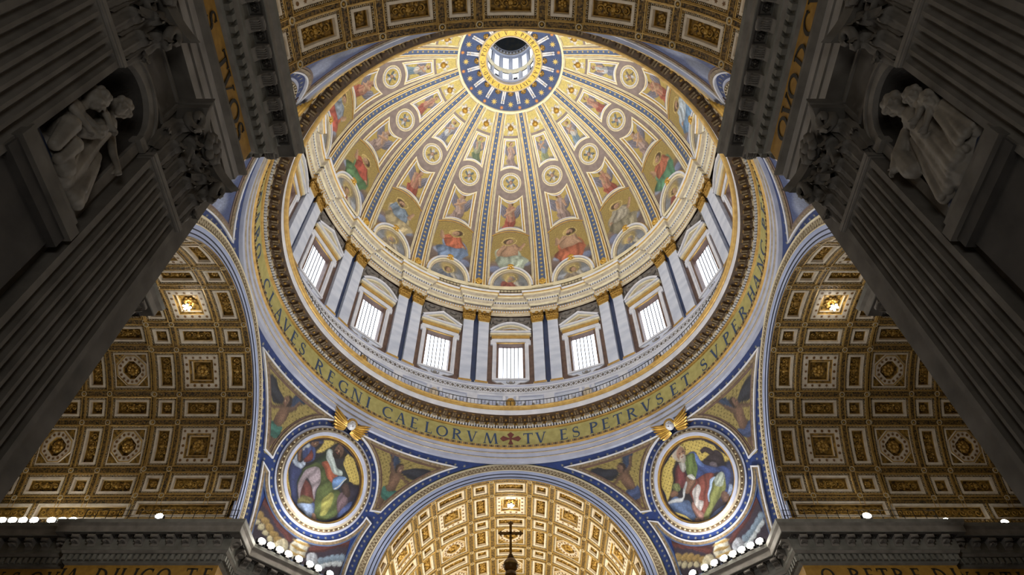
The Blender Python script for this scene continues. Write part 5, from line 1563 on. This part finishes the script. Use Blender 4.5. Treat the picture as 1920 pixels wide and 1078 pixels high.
# ---- pier faces in local coordinates (u along the arm, o outwards, z), wall plane o = 0
def LF(u, o, z): return (u, o, z)
NU0, NU1, NZ0, NZ1 = 26.75, 29.35, 17.4, 22.3            # niche
NC, NR = (NU0 + NU1) / 2, (NU1 - NU0) / 2
def plain_face():
    w = MB()
    w.grid([[(u, 0, z) for z in (FLOOR, 26.2)] for u in (22.0, 34.5)], stone)
    w.grid([[(u, o, z) for z in (FLOOR, 26.2)] for u, o in ((34.5, 0), (34.5, -.5), (60, -.5))], stone)
    w.grid([[(u, o, z) for z in (FLOOR, 26.2)] for u, o in ((22.0, 0), (22.0, -2.2))], stone)
    return w
def niche_face():
    w = MB()
    def q(u0, u1, z0, z1): w.grid([[(u, 0, z) for z in (z0, z1)] for u in (u0, u1)], stone)
    q(22, NU0, FLOOR, 26.2); q(NU1, 34.5, FLOOR, 26.2); q(NU0, NU1, FLOOR, NZ0)
    w.grid([[(u, o, z) for z in (FLOOR, 26.2)] for u, o in ((34.5, 0), (34.5, -.5), (60, -.5))], stone)
    w.grid([[(u, o, z) for z in (FLOOR, 26.2)] for u, o in ((22.0, 0), (22.0, -2.2))], stone)
    A = np.linspace(pi, 0, 21)
    w.grid([[(NC + NR * cos(a), 0, NZ1 + NR * sin(a)), (NC + NR * cos(a), 0, 26.2)] for a in A], stone)
    # hollow: half cylinder with ribbed half dome
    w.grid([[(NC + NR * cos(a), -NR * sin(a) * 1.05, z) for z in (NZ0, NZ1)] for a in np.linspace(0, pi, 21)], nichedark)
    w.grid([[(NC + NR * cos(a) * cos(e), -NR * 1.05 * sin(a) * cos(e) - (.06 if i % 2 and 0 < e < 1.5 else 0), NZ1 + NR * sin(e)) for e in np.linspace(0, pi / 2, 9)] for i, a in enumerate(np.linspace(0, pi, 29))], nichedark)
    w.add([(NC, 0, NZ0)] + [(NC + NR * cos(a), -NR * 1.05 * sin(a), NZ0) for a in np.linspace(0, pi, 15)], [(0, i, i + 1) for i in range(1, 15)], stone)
    return w
plain_me, niche_me = plain_face().mesh('wall'), niche_face().mesh('wall')
def FSU(a, b, h): return (a, h, b)
nf = MB()
arc_ = [(NC + (NR + .2) * cos(a), NZ1 + (NR + .2) * sin(a)) for a in np.linspace(0, pi, 21)]
nf.ribbon(FSU, arc_, .42, -.05, .16, stonelight); nf.ribbon(FSU, [(NC + (NR + .42) * cos(a), NZ1 + (NR + .42) * sin(a)) for a in np.linspace(0, pi, 21)], .1, 0, .24, stonelight)
for s in (-1, 1):
    nf.box((NC + s * (NR + .17), .08, 22.12), (.5, .4, .34), stonelight)
    nf.grid([[(NC + s * (NR + .02), o, z) for z in (NZ0, 22.0)] for o in (-.05, .12)], stonelight); nf.grid([[(NC + s * u, .12, z) for z in (NZ0, 22.0)] for u in (NR + .02, NR + .36)], stonelight)
nfr_me = nf.mesh('niche_frame')
lg = MB()                                                # heavy ledge under the statue
for z0, z1, o, e in ((17.0, 17.38, .3, .12), (16.6, 17.0, .55, .2), (16.15, 16.6, .75, .3), (15.7, 16.15, .6, .2), (9.0, 15.7, .4, .06)):
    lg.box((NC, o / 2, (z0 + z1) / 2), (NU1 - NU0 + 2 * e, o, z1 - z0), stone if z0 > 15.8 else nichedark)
lg.box((NC, .22, 17.42), (NU1 - NU0 - .1, .12, .12), darkblue)
ledge_me = lg.mesh('ledge')
pp = MB()                                                # recessed panel above the niche, thin string course
pp.ribbon(FSU, [(26.55, 24.2), (29.2, 24.2), (29.2, 25.8), (26.55, 25.8)], .16, 0, .1, stonelight, True)
ppan_me = pp.mesh('panel')

def fluted():
    p = MB(); W_, O0, O1, DF = 1.5, 0, .52, .17
    prof = [(-W_, O0), (-W_, O1), (-W_ + .16, O1)]
    n = 7; pit = (2 * W_ - .32) / n
    fl = []
    for i in range(n):
        u0 = -W_ + .16 + i * pit
        for k in range(9):
            t = k / 8; fl.append((len(prof), u0 + pit * (.14 + .72 * t), DF * sin(pi * t)))
            prof.append((u0 + pit * (.14 + .72 * t), O1 - DF * sin(pi * t) - (.0001 if k in (0, 8) else 0)))
        prof.append((u0 + pit, O1))
    prof += [(W_, O1), (W_, O0)]
    depth = {i: d for i, _, d in fl}
    rows = []
    zt = 21.75
    for z, f in ((FLOOR + 2.5, 1), (6, 1), (14, 1), (zt - .3, 1), (zt - .2, .9), (zt - .1, .66), (zt - .03, .4), (zt, 0), (22.1, 0)):
        rows.append([(u, (O1 - depth[i] * f) if i in depth else o, z) for i, (u, o) in enumerate(prof)])
    p.grid(rows, stone)
    return p.mesh('pilaster')
pil_me = fluted()
bb = MB()
for z, h, e, o in ((FLOOR + .6, 1.2, .35, .9), (FLOOR + 1.5, .6, .28, .82), (FLOOR + 2.0, .4, .2, .75), (FLOOR + 2.35, .3, .1, .65)): bb.box((0, o / 2, z), (3 + 2 * e, o, h), stone)
pbase_me = bb.mesh('base')
an = MB()
an.box((0, .3, 22.02), (3.14, .66, .2), stonelight); an.box((0, .3, 21.86), (3.06, .6, .08), stonelight)
past_me = an.mesh('astragal')
ncap, ncap_parts = capital_mesh(3.0, .78, 3.85, stone, seg=(10, 14), split=True)
WN = {('far', 1): 'wall_far_arm_right', ('far', -1): 'wall_far_arm_left', ('near', 1): 'wall_nave_right', ('near', -1): 'wall_nave_left',
      ('left', 1): 'wall_left_arm_far', ('left', -1): 'wall_left_arm_near', ('right', 1): 'wall_right_arm_far', ('right', -1): 'wall_right_arm_near'}
for (arm, side), nm in WN.items():
    M = frame_face(arm, side); nich = arm == 'near'
    w = put(nm, niche_me if nich else plain_me, None, M, 'structure', 'dark stone pier wall with giant fluted pilasters%s' % (' and a statue niche' if nich else ''))
    for u in (24.72, 30.9) + ((37.5,) if nich else ()):
        o_ = 0 if u < 34 else -.5
        p_ = put('pilaster', pil_me, w, T(u, o_, 0), label='giant fluted stone pilaster')
        put('base', pbase_me, p_); put('astragal', past_me, p_)
        c_ = put('capital', ncap, w, T(u, o_ + .1, 22.12), label='Corinthian capital with acanthus leaves')
        for nm_, me_ in ncap_parts: put(nm_, me_, c_)
    if nich:
        put('niche_frame', nfr_me, w); put('ledge', ledge_me, w); put('panel', ppan_me, w)
for q in range(4):                                       # slanting pier faces under the pendentives
    dg = MB(); dg.grid([[(x, y, z) for z in (FLOOR, 26.2)] for x, y in ((22.95, 15.2), (15.2, 22.95))], stone)
    put('wall_pier', dg, None, RZ(90 * q), 'structure', 'slanting face of the %s pier' % DQ[q])

# ------------------------------------------------------------------ statues: one continuous carved surface each
def carved(name, parts, voxel, loc, label):
    m = MB()
    for p in parts:
        if p[0] == 'm': m.ell(p[1], p[2], statuem, 14, 10, p[3])
        elif p[0] == 'e': m.ell(p[1], p[2], statuem, 16, 10, Matrix.Rotation(radians(p[3]), 3, p[4]) if len(p) > 3 else None)
        else:
            (x0, y0, z0), (x1, y1, z1), r0, r1 = p[1:5]
            a, b = Vector((x0, y0, z0)), Vector((x1, y1, z1)); n = max(3, int((b - a).length / (.35 * max(r0, r1))))
            for i in range(n + 1):
                t = i / n; c = a.lerp(b, t); r = r0 + (r1 - r0) * t; m.ell(c, (r, r, r), statuem, 10, 7)
    base = Vector(loc)
    m.v = [tuple(Vector(v) - base) for v in m.v]
    me = m.mesh(name); o = bpy.data.objects.new(name, me); COL.objects.link(o)
    md_ = o.modifiers.new('r', 'REMESH'); md_.mode = 'VOXEL'; md_.voxel_size = voxel
    sm = o.modifiers.new('s', 'SMOOTH'); sm.factor = .5; sm.iterations = 2
    bpy.context.view_layer.update()
    dg_ = bpy.context.evaluated_depsgraph_get()
    nm_ = bpy.data.meshes.new_from_object(o.evaluated_get(dg_))
    o.modifiers.clear(); o.data = nm_
    nm_.polygons.foreach_set('use_smooth', [True] * len(nm_.polygons))
    o.location = loc
    tag(o, label, 'statue')
    return o
def headp(c, r, fx, fy, beard=False, tilt=-.5):
    """head looking along (fx,fy) and down; brow, nose, cheeks, lips, chin, ears, hair"""
    f = Vector((fx, fy, 0)).normalized() + Vector((0, 0, tilt)); f.normalize()
    s = Vector((-fy, fx, 0)).normalized(); u = s.cross(f) * -1
    if u.z < 0: u = -u
    R3 = Matrix((f, s, u)).transposed()
    out = []
    def E(a, b, k, rad):
        out.append(('m', tuple(Vector(c) + f * (a * r) + s * (b * r) + u * (k * r)), tuple(q * r for q in rad), R3))
    E(0, 0, 0, (.86, .78, 1.0)); E(.62, 0, -.45, (.34, .42, .5)); E(.92, 0, -.12, (.16, .13, .3)); E(.98, 0, -.3, (.14, .18, .12))
    for b in (-1, 1):
        E(.74, b * .32, .24, (.16, .3, .1)); E(.66, b * .42, -.2, (.24, .24, .2)); E(.74, b * .3, .06, (.1, .15, .09)); E(.0, b * .82, -.02, (.2, .12, .26))
    E(.86, 0, -.55, (.14, .24, .06)); E(.84, 0, -.68, (.14, .2, .07)); E(.74, 0, -.88, (.22, .26, .18))
    for q in range(14):
        a = 2.4 * q; e = 1.45 - q * .1
        x_, y_ = cos(a) * cos(e), sin(a) * cos(e)
        if x_ > .5 and e < 1.0: x_ = .5
        E(x_ * .8 - .1, y_ * .8, .12 + .84 * sin(e), (.34, .34, .32))
    if beard:
        for q in range(9): E(.72 - .02 * q, .34 * sin(q * 2.1) * (1 - q * .06), -.8 - .13 * q, (.24, .22, .3))
    return out
def handp(w, d, up=(0, 0, 1), s=1.0):
    """palm at w, five fingers along d, bent"""
    d = Vector(d).normalized(); u = Vector(up); sd = d.cross(u).normalized(); w = Vector(w); P_ = [('c', tuple(w), tuple(w + d * .16 * s), .085 * s, .1 * s)]
    for k in range(4):
        b = w + d * .2 * s + sd * (.045 * (k - 1.5) * 1.25) * s; l = (.15, .18, .17, .13)[k] * s
        m_ = b + d * l * .6; e = m_ + (d * .5 - sd.cross(d) * .8).normalized() * l * .55
        P_ += [('c', tuple(b), tuple(m_), .034 * s, .032 * s), ('c', tuple(m_), tuple(e), .032 * s, .027 * s)]
    b = w + d * .06 * s - sd * .09 * s; P_.append(('c', tuple(b), tuple(b + (d - sd * .7).normalized() * .17 * s), .04 * s, .034 * s))
    return P_
def folds(p0, p1, n, spread, r, ax=1):
    out = []
    for i in range(n):
        t = i / (n - 1) - .5
        a = list(p0); b = list(p1); a[ax] += spread[0] * t; b[ax] += spread[1] * t; a[0] += .08 * sin(9 * i); b[0] += .1 * sin(5 * i + 1)
        out.append(('c', tuple(a), tuple(b), r * (.8 + .4 * ((i * 7) % 3) / 2), r * (.9 + .5 * ((i * 5) % 3) / 2)))
    return out
# left niche: youth standing over a seated woman and a child
P_ = [('e', (-13.3, -28.0, 17.75), (.8, 1.15, .42))]
P_ += [('c', (-13.3, -28.5, 18.2), (-12.95, -28.95, 19.35), .52, .4), ('c', (-13.1, -28.6, 18.3), (-12.45, -28.95, 18.35), .38, .3), ('c', (-12.45, -28.95, 18.35), (-12.5, -28.75, 17.5), .28, .2),
       ('c', (-13.2, -28.2, 18.3), (-12.5, -28.4, 18.2), .36, .28), ('c', (-12.5, -28.4, 18.2), (-12.55, -28.3, 17.5), .26, .2)]
P_ += [('c', (-12.85, -29.15, 19.45), (-12.55, -29.2, 18.9), .17, .14), ('c', (-12.55, -29.2, 18.9), (-12.35, -28.7, 18.9), .13, .1), ('c', (-12.75, -28.7, 19.5), (-12.45, -28.35, 19.45), .16, .13), ('c', (-12.45, -28.35, 19.45), (-12.5, -28.1, 19.95), .12, .09)]
P_ += handp((-12.35, -28.7, 18.9), (.1, .9, .2)) + handp((-12.5, -28.1, 19.95), (0, .3, 1), (1, 0, 0))
P_ += [('c', (-12.9, -28.95, 19.5), (-12.7, -28.95, 20.0), .17, .15)] + headp((-12.65, -28.95, 20.25), .4, .8, .5)
P_ += folds((-13.0, -27.7, 19.6), (-12.7, -27.35, 17.5), 6, (.7, 1.0), .17)
P_ += [('c', (-13.0, -27.6, 17.6), (-13.0, -27.75, 19.5), .48, .36), ('c', (-13.0, -27.75, 19.5), (-12.95, -27.95, 20.75), .34, .36), ('e', (-12.95, -27.95, 20.75), (.26, .5, .24)),
       ('c', (-12.95, -27.95, 20.8), (-12.85, -28.1, 21.25), .15, .14)] + headp((-12.75, -28.15, 21.5), .38, .9, -.15)
P_ += [('c', (-12.95, -27.5, 20.75), (-12.65, -27.2, 20.1), .17, .13), ('c', (-12.65, -27.2, 20.1), (-12.35, -26.95, 19.6), .13, .09), ('c', (-12.9, -28.35, 20.75), (-12.5, -28.45, 20.25), .16, .12), ('c', (-12.5, -28.45, 20.25), (-12.4, -28.2, 20.1), .11, .09)]
P_ += handp((-12.35, -26.95, 19.6), (.3, .3, -.8), (0, 1, 0)) + handp((-12.4, -28.2, 20.1), (.2, .9, 0))
P_ += [('c', (-12.6, -28.5, 18.9), (-12.5, -28.3, 19.2), .2, .19)] + headp((-12.45, -28.25, 19.45), .26, .8, .3)
P_ += folds((-12.9, -27.15, 19.4), (-12.6, -26.95, 17.9), 3, (.2, .35), .12) + [('c', (-12.8, -28.4, 18.1), (-12.55, -28.0, 17.55), .3, .3)]
carved('statue', P_, .03, (-13.0, -28.05, 17.4), 'white marble group of a youth, a seated woman and a child in the left niche')
# right niche: old bearded man in a long habit with two children behind him
P_ = [('e', (13.2, -28.2, 17.65), (.8, 1.1, .35))]
P_ += [('c', (13.0, -28.0, 17.6), (12.95, -28.1, 19.6), .72, .5), ('c', (12.95, -28.1, 19.6), (12.85, -28.2, 20.75), .46, .42), ('e', (12.85, -28.2, 20.75), (.34, .6, .3))]
P_ += folds((12.75, -28.0, 20.2), (12.45, -27.85, 17.5), 7, (.7, 1.5), .15)
P_ += folds((12.9, -27.6, 20.6), (12.7, -27.2, 17.6), 3, (.2, .4), .16)
P_ += [('c', (12.85, -28.2, 20.9), (12.72, -28.22, 21.3), .17, .16)] + headp((12.62, -28.22, 21.6), .43, -.9, -.1, True)
P_ += [('c', (12.8, -27.65, 20.75), (12.5, -27.15, 20.25), .24, .26), ('c', (12.5, -27.15, 20.25), (12.3, -26.85, 19.9), .26, .2), ('c', (12.45, -27.1, 20.2), (12.5, -27.05, 19.3), .26, .3), ('c', (12.35, -27.0, 20.1), (12.4, -26.95, 19.35), .18, .22)]
P_ += handp((12.3, -26.85, 19.9), (-.3, .6, -.2))
P_ += [('c', (12.8, -28.65, 20.7), (12.5, -28.85, 20.1), .22, .18), ('c', (12.5, -28.85, 20.1), (12.35, -28.55, 19.85), .15, .1)] + handp((12.35, -28.55, 19.85), (-.2, .9, 0))
P_ += [('c', (12.85, -28.95, 18.0), (12.75, -28.95, 20.1), .38, .26)] + headp((12.6, -28.85, 20.75), .33, -.9, -.2)
P_ += [('c', (12.85, -29.15, 17.7), (12.75, -29.15, 19.3), .34, .24)] + headp((12.55, -29.1, 19.85), .3, -.9, .1)
P_ += [('c', (12.55, -28.9, 19.7), (12.35, -28.5, 19.3), .13, .09)] + handp((12.35, -28.5, 19.3), (0, .9, -.2)) + folds((12.6, -28.95, 19.2), (12.45, -28.9, 17.6), 4, (.4, .7), .12)
carved('statue', P_, .03, (13.0, -28.15, 17.4), 'white marble group of a bearded man with two children in the right niche')

# ------------------------------------------------------------------ floodlights
fb = MB()
fb.box((0, 0, .32), (.72, .36, .36), iron); fb.box((0, 0, .06), (.36, .3, .12), iron)
fb = fb.mesh('housing')
fl_ = MB(); fl_.ell((0, .22, .36), (.34, .1, .24), lampglow, 12, 6); fl_ = fl_.mesh('lens')
fy = MB()
fy.box((.4, 0, .26), (.04, .1, .44), iron)
fy = fy.mesh('yoke_arm')
def flood(x, y, z, facing, label, group, s=1.0):
    e = put('floodlight', fb, None, T(x, y, z) @ Matrix.Rotation(facing - pi / 2, 4, 'Z') @ Matrix.Diagonal((s, s, s, 1)), None, label, 'lamp', group)
    put('lens', fl_, e, label='lit lens'); put('yoke_arm', fy, e); put('yoke_arm', fy, e, T(-.8, 0, 0))
ORD = ('first', 'second', 'third', 'fourth', 'fifth', 'sixth', 'seventh', 'eighth', 'ninth')
for sx, nm, sp in ((-1, 'left', (.1, .72, 1.34, 1.96, 2.7, 3.5, 4.12, 5.0, 5.9)), (1, 'right', (.1, .72, 1.34, 1.96, 2.6, 3.3, 4.0, 4.9, 5.8))):
    for i, s in enumerate(sp):
        t = s / 7.0
        x, y = 21.2 - 7.0 * t, 14.6 + 7.0 * t
        flood(sx * (x - .25), y - .25, 33.0, atan2(-1, -sx), '%s floodlight from the outer end of the row on the far %s pier' % (ORD[i], nm), 'floodlights on the far %s pier' % nm, 1.0)
for i, x in enumerate((-35.4, -36.25, -37.1, -38.5, -39.4, -40.25, -41.1)): flood(x, 11.6, 33.0, -pi / 2, '%s floodlight from the right in the dazzling row on the left cornice' % ORD[i], 'floodlights on the left cornice', 1.0)
flood(-28.2, 11.0, 33.0, -pi / 2, 'single lit floodlight on the left cornice', None, .9)
flood(28.6, 11.0, 33.0, -pi / 2, 'lit floodlight on the right cornice nearest the crossing', None, 1.0)
flood(35.2, 11.6, 33.0, -pi / 2, 'lit floodlight on the right cornice beyond the step', None, .9)
flood(40.0, 11.8, 33.0, -pi / 2, 'outermost lit floodlight on the right cornice', None, .9)
# lamps hung in the crown coffers
cl = MB()
cl.tube([(0, 0, -.1), (0, 0, .62)], .04, iron, 6)
for q in range(5): cl.box((.28 * cos(q * 1.2566), .28 * sin(q * 1.2566), -.12), (.16, .16, .2), iron, Matrix.Rotation(q * 1.2566, 3, 'Z').to_4x4())
cl = cl.mesh('lamp_frame')
cg = MB()
for q in range(5): cg.ell((.28 * cos(q * 1.2566), .28 * sin(q * 1.2566), -.24), (.11, .11, .07), lampglow, 8, 5)
cg.ell((0, 0, -.26), (.14, .14, .08), lampglow, 8, 5)
cg = cg.mesh('bulb')
for (x, y, l_) in ((-27.95, 0, 'left'), (27.95, 0, 'right'), (0, 27.95, 'far')):
    e = put('crown_lamp', cl, None, T(x, y, SPRING + 12.9), None, 'cluster of lit bulbs hung in a coffer at the crown of the %s vault' % l_, 'lamp')
    put('bulb', cg, e)
# lit gallery spots on the drum ledge
gs = MB(); gs.box((0, 0, .2), (.5, .25, .3), iron); gs = gs.mesh('housing')
gl = MB(); gl.box((0, -.14, .22), (.42, .04, .22), lampglow); gl = gl.mesh('lens')
for i, az in enumerate((-52.5, -49.5, -46.5)):
    e = put('gallery_spotlight', gs, None, RZ(-az) @ T(0, 23.6, 56.6), None, '%s lit spotlight from the left on the drum gallery behind the railing' % ORD[i], 'lamp', 'gallery spotlights')
    put('lens', gl, e)
    bk = MB(); bk.box((0, .1, -.85), (.06, .06, 1.75), iron); put('post', bk, e)

# thin rails on the far cornices
for sx, nm in ((-1, 'left'), (1, 'right')):
    r_ = MB()
    for z in (33.5, 34.0): r_.tube([(sx * 22.0, 11.0, z), (sx * 34.4, 11.0, z)], .025, iron, 5)
    for i in range(15): r_.box((sx * (22.0 + .88 * i), 11.0, 33.52), (.04, .04, 1.04), iron)
    put('cornice_rail', r_, None, None, None, 'thin wire guard rail on the %s cornice under the vault' % nm, 'railing')

# ------------------------------------------------------------------ dark eagle ornaments perched on the side cornices
for sx, nm in ((-1, 'left'), (1, 'right')):
    g_ = MB()
    g_.box((0, 0, .1), (2.2, .5, .2), iron); g_.tube([(-1, 0, .2), (-.7, 0, .75), (0, 0, .8), (.6, 0, .8), (1, 0, .3)], [.12, .2, .26, .2, .08], iron, 7)
    g_.tube([(-.7, 0, .75), (-1.05, 0, 1.15), (-1.35, 0, 1.2)], [.16, .14, .1], iron, 7)
    for s in (-.7, .6): g_.tube([(s, .1, .7), (s + .1, .1, .1)], .07, iron, 5)
    put('eagle_ornament', g_, None, T(sx * 33.3, 12.2, 33.02) @ Matrix.Diagonal((sx * -1, 1, 1, 1)) if False else T(sx * 32.6, 12.6, 33.03), None, 'dark iron eagle ornament standing on the %s cornice' % nm, 'lamp')

# ------------------------------------------------------------------ cross on an orb, top of the altar canopy
bal = bpy.data.objects.new('altar_canopy', None); COL.objects.link(bal); bal.location = (0, 0, FLOOR)
tag(bal, 'dark gilt bronze altar canopy finial with cross on an orb before the far vault', 'canopy')
def bpart(name, m, parent=bal, smooth=False): return put(name, m.mesh(name, smooth), parent, T(0, 0, -FLOOR) if parent is bal else None)
ob = MB(); ob.ell((0, 0, 22.45), (.43, .43, .43), bronze, 24, 16); orb = bpart('orb', ob, smooth=True)
ob = MB(); ob.lathe([(.44, 22.5), (.455, 22.47), (.455, 22.41), (.44, 22.38)], gold, n=24); put('band', ob, orb)
ob = MB()
ob.lathe([(0, 22.86), (.16, 22.88), (.2, 22.95), (.1, 23.02), (.14, 23.1), (.06, 23.14)], bronze, n=14)
ob.box((0, 0, 24.15), (.15, .1, 2.1), bronze); ob.box((0, 0, 24.55), (1.15, .1, .15), bronze)
for x, z in ((-.6, 24.55), (.6, 24.55), (0, 25.25)):
    for dx, dz in ((0, 0), (.09, .0), (-.09, 0), (0, .09), (0, -.09)): ob.ell((x + dx, 0, z + dz), (.075, .07, .075), bronze, 7, 5)
bpart('cross', ob)
ob = MB(); ob.lathe([(0, 22.05), (.3, 22.0), (.34, 21.8), (.2, 21.6), (.5, 21.0), (1.3, 20.7), (1.3, 20.3), (0, 20.2)], bronze, n=24); bpart('pedestal', ob)
for q in range(4):
    a = pi / 4 + q * pi / 2; ob = MB()
    ob.tube([(r * cos(a), r * sin(a), z) for r, z in ((1.0, 20.4), (1.6, 18.8), (2.8, 17.2), (4.6, 16.6), (5.6, 16.9))], [.25, .3, .35, .3, .2], bronze, 7); bpart('volute', ob)
    ob = MB(); ob.tube([(5.2 * cos(a) + .25 * cos(.9 * z), 5.2 * sin(a) + .25 * sin(.9 * z), z) for z in np.linspace(FLOOR, 14.5, 40)], .55, bronze, 10); bpart('twisted_column', ob)
ob = MB(); ob.box((0, 0, 15.6), (9.4, 9.4, .5), bronze); ob.box((0, 0, 14.8), (8.6, 8.6, 1.2), bronze); bpart('canopy_cornice', ob)
